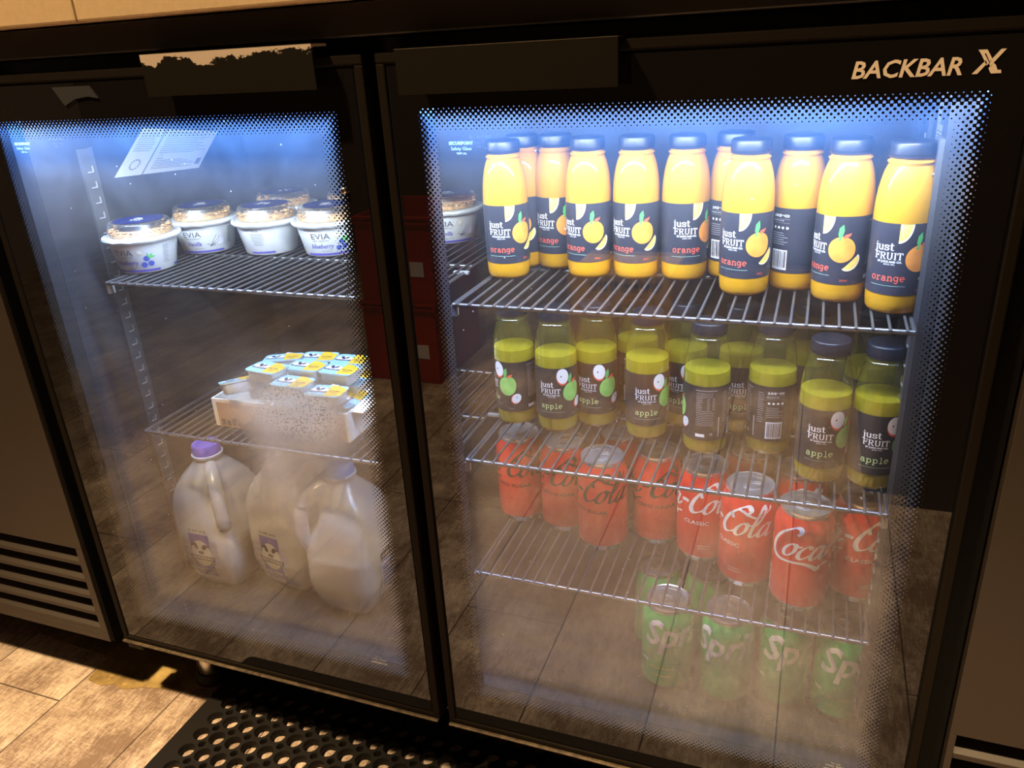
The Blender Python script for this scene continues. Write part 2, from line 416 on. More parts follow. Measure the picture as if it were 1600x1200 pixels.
# 2D art: every piece is a flat bmesh in XY, merged with a material index
def poly2(bm, pts, mi=0):
    vs = [bm.verts.new((p[0], p[1], 0)) for p in pts]
    try: f = bm.faces.new(vs); f.material_index = mi
    except ValueError: pass
def disc2(bm, cx, cy, rx, ry=None, mi=0, n=28, rot=0.0, a0=0.0, a1=2 * PI):
    ry = ry or rx; pts = []
    full = abs(a1 - a0) > 6.2
    for k in range(n if full else n + 1):
        a = a0 + (a1 - a0) * k / n
        x, y = rx * math.cos(a), ry * math.sin(a)
        pts.append((cx + x * math.cos(rot) - y * math.sin(rot), cy + x * math.sin(rot) + y * math.cos(rot)))
    poly2(bm, pts, mi)
def sect(bm, cx, cy, rx, ry, mi):
    poly2(bm, [(cx, cy)] + [(cx + rx * math.cos(-PI / 2 * k / 12), cy + ry * math.sin(-PI / 2 * k / 12)) for k in range(13)], mi)
def rect2(bm, x0, x1, y0, y1, mi=0): poly2(bm, ((x0, y0), (x1, y0), (x1, y1), (x0, y1)), mi)
def stroke2(bm, pts, wd, mi=0, nib=None):
    """ribbon along a polyline; nib=(angle,min) makes a broad-pen stroke"""
    n = len(pts); L = []; Rr = []
    for i in range(n):
        a = pts[max(i - 1, 0)]; b = pts[min(i + 1, n - 1)]
        dx, dy = b[0] - a[0], b[1] - a[1]; l = math.hypot(dx, dy) or 1e-9; dx /= l; dy /= l
        ww = wd
        if nib: ww = wd * (nib[1] + (1 - nib[1]) * abs(math.sin(math.atan2(dy, dx) - nib[0])))
        L.append((pts[i][0] - dy * ww / 2, pts[i][1] + dx * ww / 2)); Rr.append((pts[i][0] + dy * ww / 2, pts[i][1] - dx * ww / 2))
    for i in range(n - 1): poly2(bm, (Rr[i], Rr[i + 1], L[i + 1], L[i]), mi)
def spline(pts, per=7):
    out = []; n = len(pts)
    for i in range(n - 1):
        p0 = pts[max(i - 1, 0)]; p1 = pts[i]; p2 = pts[i + 1]; p3 = pts[min(i + 2, n - 1)]
        for k in range(per):
            t = k / per; t2 = t * t; t3 = t2 * t
            out.append(tuple(0.5 * ((2 * p1[j]) + (-p0[j] + p2[j]) * t + (2 * p0[j] - 5 * p1[j] + 4 * p2[j] - p3[j]) * t2 + (-p0[j] + 3 * p1[j] - 3 * p2[j] + p3[j]) * t3) for j in (0, 1)))
    out.append(tuple(pts[-1])); return out
def arc(cx, cy, rx, ry, a0, a1, n=12):
    return [(cx + rx * math.cos(math.radians(a0 + (a1 - a0) * k / n)), cy + ry * math.sin(math.radians(a0 + (a1 - a0) * k / n))) for k in range(n + 1)]
_tc = {}
def text2(bm, s, size, x=0, y=0, mi=0, align='CENTER', shear=0.0, fat=0.0, sx=1.0, rot=0.0, res=2):
    key = (s, align, shear, fat, res)
    if key not in _tc:
        c = bpy.data.curves.new('t', 'FONT'); c.body = s; c.size = 1.0; c.align_x = align; c.shear = shear; c.offset = fat
        c.resolution_u = res; c.fill_mode = 'FRONT'
        o = bpy.data.objects.new('t', c); COL.objects.link(o)
        bpy.context.view_layer.update()
        me = o.evaluated_get(bpy.context.evaluated_depsgraph_get()).to_mesh()
        _tc[key] = ([tuple(v.co) for v in me.vertices], [tuple(p.vertices) for p in me.polygons])
        o.evaluated_get(bpy.context.evaluated_depsgraph_get()).to_mesh_clear()
        bpy.data.objects.remove(o); bpy.data.curves.remove(c)
    vs, fs = _tc[key]; cr, sr = math.cos(rot), math.sin(rot)
    nv = []
    for v in vs:
        a, b = v[0] * size * sx, v[1] * size
        nv.append(bm.verts.new((x + a * cr - b * sr, y + a * sr + b * cr, 0)))
    for f in fs:
        try: bm.faces.new([nv[i] for i in f]).material_index = mi
        except ValueError: pass
def slice_x(bm, step):
    xs = [v.co.x for v in bm.verts]
    if not xs: return
    a = math.floor(min(xs) / step) + 1
    while a * step < max(xs):
        bmesh.ops.bisect_plane(bm, geom=bm.verts[:] + bm.edges[:] + bm.faces[:], plane_co=(a * step, 0, 0), plane_no=(1, 0, 0), dist=1e-7)
        a += 1
def slice_y(bm, ys):
    for y in ys: bmesh.ops.bisect_plane(bm, geom=bm.verts[:] + bm.edges[:] + bm.faces[:], plane_co=(0, y, 0), plane_no=(0, 1, 0), dist=1e-7)
def wrap(bm, rf, off, ref):
    """x = arc length at radius ref (0 faces -Y), y = height"""
    for v in bm.verts:
        a = v.co.x / ref - PI / 2; r = rf(v.co.y) + off * (1 + v.co.z)
        v.co = Vector((r * math.cos(a), r * math.sin(a), v.co.y))
def flip_out(bm):
    """faces made from 2D art must point outward (+Z before wrapping)"""
    bm.normal_update()
    for f in bm.faces:
        if f.normal.z < 0: f.normal_flip()
def merge(dst, src):
    me = bpy.data.meshes.new('tmp'); src.to_mesh(me); src.free(); dst.from_mesh(me); bpy.data.meshes.remove(me)
def layered(pieces, step=2.5e-3, ys=()):
    """pieces = list of flat bmeshes, later ones lie a hair higher"""
    out = B()
    for i, p in enumerate(pieces):
        flip_out(p); slice_x(p, step)
        if ys: slice_y(p, ys)
        for v in p.verts: v.co.z = i * 0.35
        merge(out, p)
    return out
def interp(prof):
    def f(z):
        if z <= prof[0][0]: return prof[0][1]
        for (a, ra), (b, rb) in zip(prof, prof[1:]):
            if a <= z <= b: return ra + (rb - ra) * (z - a) / (b - a) if b > a else rb
        return prof[-1][1]
    return f

# ---- slab-serif stroke letters (unit em: x-height 0.46, cap 0.68)
def sl(x, y, w): return [(x - w / 2, y), (x + w / 2, y)]
GL = {
 'a': (0.56, [arc(0.24, 0.13, 0.16, 0.13, 0, 360, 16), [(0.40, 0.30), (0.40, 0.03), (0.50, 0.01)], [(0.10, 0.37)] + arc(0.25, 0.31, 0.15, 0.14, 140, 0, 8)]),
 'e': (0.56, [[(0.08, 0.24), (0.46, 0.24)] + arc(0.27, 0.23, 0.19, 0.22, 5, 310, 18)]),
 'g': (0.56, [arc(0.24, 0.25, 0.17, 0.20, 0, 360, 16), [(0.52, 0.44), (0.42, 0.44), (0.42, -0.06)] + arc(0.26, -0.06, 0.16, 0.13, 0, -150, 8)]),
 'l': (0.46, [[(0.10, 0.66), (0.24, 0.66), (0.24, 0.01)], sl(0.24, 0.01, 0.34)]),
 'n': (0.60, [[(0.06, 0.44), (0.14, 0.44), (0.14, 0.01)], sl(0.14, 0.01, 0.20), [(0.14, 0.30)] + arc(0.30, 0.29, 0.15, 0.16, 150, 0, 8) + [(0.45, 0.01)], sl(0.46, 0.01, 0.20)]),
 'o': (0.56, [arc(0.27, 0.23, 0.19, 0.22, 0, 360, 20)]),
 'p': (0.60, [[(0.04, 0.44), (0.14, 0.44), (0.14, -0.19)], sl(0.15, -0.19, 0.22), arc(0.32, 0.23, 0.17, 0.21, 0, 360, 18)]),
 'r': (0.54, [[(0.06, 0.44), (0.18, 0.44), (0.18, 0.01)], sl(0.20, 0.01, 0.30), [(0.18, 0.26)] + arc(0.36, 0.26, 0.17, 0.18, 165, 50, 7)]),
 'j': (0.30, [[(0.06, 0.44), (0.20, 0.44), (0.20, -0.08)] + arc(0.10, -0.08, 0.10, 0.10, 0, -140, 6), arc(0.19, 0.60, 0.02, 0.02, 0, 360, 6)]),
 'u': (0.58, [[(0.04, 0.44), (0.14, 0.44), (0.14, 0.15)] + arc(0.28, 0.15, 0.14, 0.14, 180, 350, 8), [(0.36, 0.44), (0.44, 0.44), (0.44, 0.01), (0.54, 0.01)]]),
 's': (0.46, [[(0.38, 0.30), (0.37, 0.40)] + arc(0.22, 0.34, 0.15, 0.10, 50, 210, 8) + [(0.24, 0.23)] + arc(0.22, 0.12, 0.16, 0.11, 60, -140, 9) + [(0.06, 0.14)]]),
 't': (0.38, [[(0.16, 0.60), (0.16, 0.12)] + arc(0.26, 0.12, 0.10, 0.11, 180, 320, 6), [(0.03, 0.44), (0.34, 0.44)]]),
 'F': (0.58, [[(0.14, 0.66), (0.14, 0.01)], sl(0.15, 0.01, 0.24), [(0.04, 0.66), (0.50, 0.66), (0.50, 0.52)], [(0.14, 0.35), (0.38, 0.35), (0.38, 0.44), (0.38, 0.26)]]),
 'R': (0.66, [[(0.14, 0.66), (0.14, 0.01)], sl(0.14, 0.01, 0.22), [(0.04, 0.66), (0.32, 0.66)] + arc(0.32, 0.50, 0.17, 0.16, 80, -90, 8) + [(0.14, 0.34)], [(0.32, 0.34), (0.50, 0.01), (0.62, 0.01)]]),
 'U': (0.66, [[(0.12, 0.66), (0.12, 0.22)] + arc(0.31, 0.22, 0.19, 0.21, 180, 360, 10) + [(0.50, 0.66)], sl(0.12, 0.66, 0.20), sl(0.50, 0.66, 0.20)]),
 'I': (0.32, [[(0.15, 0.66), (0.15, 0.01)], sl(0.15, 0.01, 0.24), sl(0.15, 0.66, 0.24)]),
 'T': (0.58, [[(0.27, 0.66), (0.27, 0.01)], sl(0.27, 0.01, 0.24), [(0.04, 0.50), (0.04, 0.66), (0.50, 0.66), (0.50, 0.50)]]),
}
def slab(bm, s, size, x, y, mi, pen=0.07, nib=None, sp=0.0):
    for ch in s:
        wd, st = GL[ch]
        for k in st: stroke2(bm, [(x + px * size, y + py * size) for px, py in k], pen * size, mi, nib)
        x += (wd + sp) * size
    return x

# ------------------------------------------------------------------ room
bm = B(); box(bm, -3.2, 2.6, -2.6, 0.62, -0.20, -0.12)
struct(obj('floor', bm, 'floor'))
bm = B(); box(bm, -3.2, 2.6, 0.62, 0.70, -0.12, 2.4)
struct(obj('wall_back', bm, 'dark_cab'))
bm = B(); box(bm, -3.2, 2.6, -2.68, -2.6, -0.12, 2.4)
struct(obj('wall_front', bm, 'dark_cab'))

bm = B()
FP = [(-0.815, 0.095), (-0.809, 0.072), (-0.72, 0.066), (-0.643, 0.062), (-0.640, 0.035), (-0.634, 0.012), (-0.605, 0.008), (-0.585, 0.018), (-0.566, 0.012), (-0.535, 0.026), (-0.509, 0.031), (-0.48, 0.034), (-0.455, 0.048), (-0.43, 0.056), (-0.415, 0.10), (-0.42, 0.30), (-0.80, 0.30)]
vs = [bm.verts.new((x, y, -0.1192)) for x, y in FP]; bm.faces.new(vs)
r = bmesh.ops.extrude_face_region(bm, geom=bm.faces[:])
for v in r['geom']:
    if isinstance(v, bmesh.types.BMVert): v.co.z -= 0.0012
tag(obj('adhesive_patch', bm, 'stain'), 'yellowish glue-stained bare patch of floor under the front edge of the fridge', 'stain')

# counter above the fridge
ct = thing('counter', 'beige stone counter edge running along above the black fridge', 'counter', (0, 0, 0))
bm = B(); box(bm, -1.6, -0.2955, -0.022, 0.60, 0.792, 0.865); obj('counter_section', bm, 'counter', ct, bevel=0.002)
bm = B(); box(bm, -0.2940, 1.6, -0.022, 0.60, 0.792, 0.865); obj('counter_section', bm, 'counter', ct, bevel=0.002)

# ------------------------------------------------------------------ fridge
H = 0.7505
fr = thing('bar_fridge', 'black under-counter bar fridge with two glass doors and lit shelves', 'fridge', (0, 0, 0))
XL, XR = -0.515, 0.470
bm = B()
box(bm, -1.25, 1.25, 0.0, 0.56, 0.764, 0.7905)                 # top rail and roof
obj('top_panel', bm, 'black', fr, bevel=0.0015)
bm = B()
box(bm, XL - 0.02, XR + 0.03, 0.46, 0.49, -0.005, 0.764)       # back
obj('back_wall', bm, 'liner', fr)
bm = B(); box(bm, XL - 0.024, XL, 0.045, 0.459, 0.0, 0.763); obj('side_wall', bm, 'liner', fr)
bm = B(); box(bm, XR, XR + 0.03, 0.045, 0.459, 0.0, 0.763); obj('side_wall', bm, 'liner', fr)
bm = B(); box(bm, XL, XR, 0.045, 0.459, 0.712, 0.763); obj('cavity_ceiling', bm, 'liner', fr)
bm = B(); box(bm, XL - 0.024, XR + 0.03, 0.0386, 0.459, -0.022, -0.0005); obj('cavity_floor', bm, 'liner', fr)
bm = B(); box(bm, -0.034, 0.006, 0.0425, 0.056, 0.0, 0.711); obj('mullion', bm, 'shadow_gap', fr, bevel=0.002)
for x0, x1 in ((-0.50, -0.04), (0.01, 0.46)):
    bm = B(); box(bm, x0, x1, 0.050, 0.078, 0.7045, 0.7115); obj('light_strip', bm, 'white_plastic', fr)
# carcass fronts
bm = B(); box(bm, -0.5395, -0.506, 0.0412, 0.0445, -0.016, 0.763); box(bm, -0.5395, -0.536, 0.004, 0.0410, -0.012, 0.763); obj('hinge_side_frame', bm, 'shadow_gap', fr)
bm = B(); box(bm, 0.5005, 0.517, 0.010, 0.40, -0.016, 0.763); obj('hinge_side_frame', bm, 'shadow_gap', fr)
# louvred panels
def louvre(x0, x1, name):
    bm = B()
    box(bm, x0, x1, 0.0, 0.03, 0.147, 0.7625)
    box(bm, x0, x1, 0.0, 0.03, -0.012, 0.004)
    inn = 0.012
    box(bm, x1 - inn if x0 < 0 else x0, x1 if x0 < 0 else x0 + 0.006, 0.0, 0.03, 0.004, 0.147)
    box(bm, x0, x1, 0.04, 0.045, 0.0, 0.15)
    n = 5; p = (0.147 - 0.004) / n
    a, b = (x0, x1 - inn) if x0 < 0 else (x0 + 0.006, x1)
    for i in range(n):
        zt = 0.147 - i * p
        # slanted slat: front lip low, back high
        v = [bm.verts.new(q) for q in ((a, 0.0005, zt - p), (b, 0.0005, zt - p), (b, 0.0005, zt - p + 0.006), (a, 0.0005, zt - p + 0.006), (a, 0.034, zt - p + 0.0225), (b, 0.034, zt - p + 0.0225), (b, 0.034, zt - p + 0.019), (a, 0.034, zt - p + 0.019))]
        for f in ((0, 1, 2, 3), (3, 2, 5, 4), (4, 5, 6, 7), (7, 6, 1, 0), (0, 3, 4, 7), (1, 6, 5, 2)): bm.faces.new([v[k] for k in f])
    return obj(name, bm, 'panel', fr, bevel=0.0006)
louvre(-1.22, -0.540, 'louvred_panel'); louvre(0.519, 1.22, 'louvred_panel')
bm = B(); box(bm, -1.2, 1.2, 0.10, 0.50, -0.03, -0.023); obj('base_plate', bm, 'shadow_gap', fr)
for x, ly in ((-0.447, 0.080), (0.46, 0.27), (-1.1, 0.12), (1.1, 0.12)):
    leg_ = B(); lathe(leg_, [(-0.104, 0.020), (-0.10, 0.021), (-0.03, 0.021)], 24)
    for v in leg_.verts: v.co += Vector((x, ly, 0))
    lg = obj('leg', leg_, 'chrome', fr, smooth=True)
    f_ = B(); lathe(f_, [(-0.1190, 0.027), (-0.112, 0.027), (-0.103, 0.022)], 24)
    for v in f_.verts: v.co += Vector((x, ly, 0))
    obj('rubber_foot', f_, 'rubber', lg, smooth=True)
bm = B(); box(bm, -0.515, -0.487, 0.006, 0.03, -0.020, -0.0115); obj('hinge_bracket', bm, 'rubber', fr, bevel=0.002)

# doors
def door(x0, x1, left):
    frm = B()
    ring_frame(frm, x0, x1, 0.0, H, 0.0085, 0.0, 0.038)
    d = obj('door', frm, 'frame', fr, bevel=0.0014)
    gk = B(); ring_frame(gk, x0 + 0.0085, x1 - 0.0085, 0.0085, H - 0.0085, 0.0022, 0.0022, 0.036); obj('gasket', gk, 'shadow_gap', d)
    cx = 0.249 if not left else -0.261
    g = B(); box(g, x0 + 0.0108, x1 - 0.0108, 0.0015, 0.0055, 0.0108, H - 0.0108)
    # keep only the outer face so the printed border is a single layer
    for f in [f for f in g.faces if abs(f.normal.y) < 0.5 or f.calc_center_median().y > 0.003]: pass
    g.normal_update()
    kill = [f for f in g.faces if f.calc_center_median().y > 0.0025]
    bmesh.ops.delete(g, geom=kill, context='FACES')
    obj('glass_pane', g, frit_mat('printed_glass_left' if left else 'printed_glass_right', cx), d)
    ip = B(); v = [ip.verts.new(p) for p in ((x0 + 0.024, 0.0225, 0.03), (x1 - 0.024, 0.0225, 0.03), (x1 - 0.024, 0.0225, H - 0.03), (x0 + 0.024, 0.0225, H - 0.03))]; ip.faces.new(v)
    obj('inner_pane', ip, fog_haze_mat('fogged_glass_left' if left else 'hazed_glass_right', left), d)
    fi = B(); ring_frame(fi, x0 + 0.0107, x1 - 0.0107, 0.0107, H - 0.0107, 0.0215, 0.010, 0.0415)
    obj('inner_frame', fi, 'inner_frame', d, bevel=0.002)
    bt = B(); box(bt, x0 + 0.001, x1 - 0.001, -0.0045, -0.0002, 0.0002, 0.0026)  # added pale strip painting the lit lower edge of the frame
    obj('bottom_edge_highlight', bt, 'lit_edge', d, bevel=0.0006)
    return d
dl = door(-0.5105, -0.0125, True)
dr = door(0.0, 0.4985, False)
def handle(x0, x1, z0, z1, mat, parent):
    bm = B(); box(bm, x0, x1, -0.0215, -0.019, z0, z1 - 0.0004); box(bm, x0, x1, -0.0190, 0.002, z1 - 0.0025, z1 - 0.0004); box(bm, x0, x1, -0.0215, 0.002, z1 - 0.0003, z1, 1)
    return obj('pull_handle', bm, [mat, 'lit_edge'], parent, bevel=0.0001)  # paler top face paints the highlight along the handle edge
handle(0.031, 0.215, 0.7175, 0.7525, 'handle', dr)
handle(-0.2305, -0.0465, 0.7245, 0.7610, 'worn', dl)
# emblem recess in the upper left of the left door
bm = B()
poly = [(-0.372, 0.7365), (-0.322, 0.7365), (-0.314, 0.7245), (-0.328, 0.7265), (-0.345, 0.7245), (-0.360, 0.7185)]
vs = [bm.verts.new((x, 0.0008, z)) for x, z in poly]; bm.faces.new(vs)
r = bmesh.ops.extrude_face_region(bm, geom=bm.faces[:])
for v in r['geom']:
    if isinstance(v, bmesh.types.BMVert): v.co.y -= 0.0012
obj('badge', bm, 'liner', dl)
bm = B(); lathe(bm, [(0, 0.003), (0.003, 0.003), (0.004, 0.002)], 20)
for v in bm.verts: v.co = Vector((-0.0468 + v.co.x, 0.0012 - v.co.z, 0.636 + v.co.y))
obj('key_lock', bm, 'chrome', dl, smooth=True)

def flat_on_glass(bm, name, mat, parent, x, z, y=0.0009):
    flip_out(bm)
    for v in bm.verts: v.co = Vector((x + v.co.x, y, z + v.co.y))
    return obj(name, bm, mat, parent, auto=False)
# logo
bm = B()
text2(bm, 'BACKBAR', 0.0158, 0, 0, 0, 'LEFT', shear=0.18, fat=0.022, sx=0.985)
X0 = 0.0755
def lp(pts): poly2(bm, [(X0 + a * 0.0152, b * 0.0150) for a, b in pts])
lp([(0.10, 1.0), (0.45, 1.0), (0.70, 0.60), (0.61, 0.48), (0.42, 0.84), (0.22, 0.84)])
lp([(0.22, 0.84), (0.36, 0.84), (0.60, 0.44), (0.52, 0.33)])
lp([(0.72, 0.66), (0.98, 1.0), (1.18, 1.0), (0.66, 0.30), (0.60, 0.40)])
lp([(-0.02, 0.0), (0.20, 0.0), (0.52, 0.42), (0.45, 0.56)])
lp([(0.60, 0.22), (0.68, 0.34), (0.80, 0.14), (1.10, 0.14), (1.12, 0.0), (0.72, 0.0)])
lp([(0.80, 0.14), (0.96, 0.14), (0.86, 0.36), (0.76, 0.44), (0.70, 0.32)])
flat_on_glass(bm, 'logo', 'logo_print', dr, 0.3755, 0.7158)
# safety glass marks
def safety(parent, x, z, flip=False):
    s = -1 if flip else 1
    bm = B()
    text2(bm, 'SECURIPOINT', 0.0036, 0, 0.0046 * s, 0, 'CENTER', fat=0.06, rot=PI if flip else 0)
    text2(bm, 'Safety Glass', 0.0040, 0, 0, 0, 'CENTER', fat=0.006, rot=PI if flip else 0)
    text2(bm, 'TEMP LAL', 0.0022, 0, -0.0034 * s, 0, 'CENTER', fat=0.02, rot=PI if flip else 0)
    flat_on_glass(bm, 'glass_mark', 'glass_print', parent, x, z)
safety(dr, 0.0735, 0.6705); safety(dl, -0.436, 0.6765)
safety(dl, -0.0875, 0.0745, True); safety(dr, 0.4285, 0.0745, True)

# pilasters with slots
def pilaster(x, y, face):
    bm = B()
    s = 1 if face > 0 else -1
    box(bm, x, x + s * 0.004, y - 0.011, y + 0.011, 0.03, 0.66)
    for k in range(31):
        z = 0.045 + k * 0.0195
        box(bm, x + s * 0.004, x + s * 0.0052, y + 0.003, y + 0.0040, z, z + 0.008, 1)
        box(bm, x + s * 0.004, x + s * 0.0052, y - 0.005, y + 0.003, z, z + 0.0013, 1)  # pale L steps paint the glints on the slot edges
    return obj('slotted_rail', bm, ['rail', 'lip'], fr)
pilaster(XL, 0.147, 1)
bm = B(); box(bm, XR - 0.014, XR, 0.118, 0.150, 0.03, 0.69); obj('rail_post', bm, 'liner', fr)
pilaster(XR - 0.014, 0.131, -1); pilaster(XR, 0.36, -1)
# air slots in the back wall
bm = B()
bm.free()
for zz in (0.25, 0.28, 0.44):
    bm = B(); box(bm, -0.11, 0.22, 0.4592, 0.4598, zz - 0.004, zz + 0.005)
    for k in range(14): box(bm, -0.10 + k * 0.022, -0.10 + k * 0.022 + 0.011, 0.4580, 0.4591, zz, zz + 0.0012, 1)
    obj('vent_strip', bm, ['liner', 'lip'], fr)
# small bright shelf clips
for (x, z) in ((0.013, 0.490), (0.012, 0.303), (0.012, 0.150), (0.450, 0.303), (-0.462, 0.49)):
    bm = B(); box(bm, x - 0.003, x + 0.003, 0.084, 0.092, z, z + 0.013); obj('shelf_clip', bm, 'lip', fr, bevel=0.001)
for (x, z) in ((-0.027, 0.510), (0.004, 0.325)):
    bm = B(); box(bm, x - 0.012, x + 0.008, 0.20, 0.206, z - 0.008, z - 0.004); obj('shelf_clip', bm, 'lip', fr, bevel=0.001)

# notice sheets on the liner walls
def notice(corners, nrm, name, label, rows):
    p0, p1, p2, p3 = [Vector(c) for c in corners]
    bm = B()
    def q(u, v, d=0.0): return p0.lerp(p1, u).lerp(p3.lerp(p2, u), v) + Vector(nrm) * (0.0006 + d)
    def pt(u0, u1, v0, v1, mi, d=0.0004):
        vs = [bm.verts.new(q(a, b, d)) for a, b in ((u0, v0), (u1, v0), (u1, v1), (u0, v1))]; bm.faces.new(vs).material_index = mi
    pt(0, 1, 0, 1, 0, 0)
    for a, b, z in rows: pt(a, b, z, z + 0.012, 1)
    return bm, pt
rows = []
rr = random.Random(3)
for k in range(9): rows.append((0.03, 0.22 + rr.random() * 0.05, 0.52 + k * 0.045))
for k in range(11): rows.append((0.36, 0.75 + rr.random() * 0.2, 0.46 + k * 0.045))
for k in range(6): rows.append((0.36, 0.70 + rr.random() * 0.25, 0.10 + k * 0.036))
bm, pt = notice([(XL, 0.1845, 0.6174), (XL, 0.3452, 0.6067), (XL, 0.4028, 0.6531), (XL, 0.2526, 0.6736)], (1, 0, 0), 'notice_sheet', '', rows)
pt(0.29, 0.305, 0.0, 1.0, 1)
for a in range(14):
    t0 = a / 14 * 2 * PI
    pt(0.14 + 0.05 * math.cos(t0), 0.155 + 0.05 * math.cos(t0), 0.22 + 0.10 * math.sin(t0), 0.25 + 0.10 * math.sin(t0), 1)
for a in range(6): pt(0.37 + 0.012 * a, 0.378 + 0.012 * a, 0.33 + 0.04 * min(a, 5 - a), 0.35 + 0.04 * min(a, 5 - a), 1)
pt(0.37, 0.44, 0.325, 0.337, 1)
pt(0.90, 0.96, 0.12, 0.28, 1)
tag(obj('notice_sheet', bm, ['paper', 'paper_ink'], auto=False), 'pale printed notice sheet stuck high on the inner left wall of the fridge', 'notice')
rows = [(0.1, 0.9, 0.2 + k * 0.05) for k in range(5)] + [(0.1, 0.9, 0.82), (0.1, 0.9, 0.9)]
bm, pt = notice([(XR, 0.305, 0.618), (XR, 0.225, 0.625), (XR, 0.228, 0.690), (XR, 0.313, 0.690)], (-1, 0, 0), 'rating_label', '', rows)
pt(0.35, 0.9, 0.5, 0.75, 1)
tag(obj('rating_label', bm, ['paper', 'paper_ink'], auto=False), 'white rating label on the inner right wall beside the last orange juice', 'label')

# ------------------------------------------------------------------ wire shelves
def shelf(x0, n, z, label, pitch=0.01375):
    x1 = x0 + (n - 1) * pitch
    t = thing('wire_shelf', label, 'shelf', ((x0 + x1) / 2, 0.0825, z), group='wire shelves inside the fridge')
    hx = (x1 - x0) / 2
    bm = B()
    for k in range(n):
        x = -hx + k * pitch
        tube(bm, [(x, -0.0002, -0.0022), (x, -0.0018, -0.0008), (x, 0.0015, 0.0), (x, 0.30, 0.0)], [0.0016, 0.0018, 0.0014, 0.0013], 8)
    for v in bm.verts: v.co.z -= 0.0015
    obj('wire_grid', bm, 'wire', t, smooth=True)
    for yy, r in ((0.0030, 0.0024), (0.30, 0.0024), (0.15, 0.0022)):
        bm = B(); tube(bm, [(-hx - 0.006, yy, -0.0042), (hx + 0.006, yy, -0.0042)], r, 10)
        obj('cross_rail', bm, 'wire', t, smooth=True)
    for sx_ in (-hx - 0.006, hx + 0.006):
        bm = B(); tube(bm, [(sx_, 0.002, -0.0042), (sx_, 0.302, -0.0042)], 0.0022, 8)
        obj('side_rail', bm, 'wire', t, smooth=True)
    return t
SZ1, SZ2, SZ3, LZ1, LZ2 = 0.507, 0.322, 0.167, 0.508, 0.301
shelf(0.0185, 32, SZ1, 'top right wire shelf carrying the orange juice bottles')
shelf(0.0185, 32, SZ2, 'right wire shelf carrying the apple juice bottles, above the red cans')
shelf(0.0185, 32, SZ3, 'lowest right wire shelf carrying the red cola cans')
shelf(-0.458, 32, LZ1, 'top left wire shelf carrying the yoghurt tubs')
shelf(-0.458, 32, LZ2, 'lower left wire shelf carrying the tray of small packs, above the milk jugs')

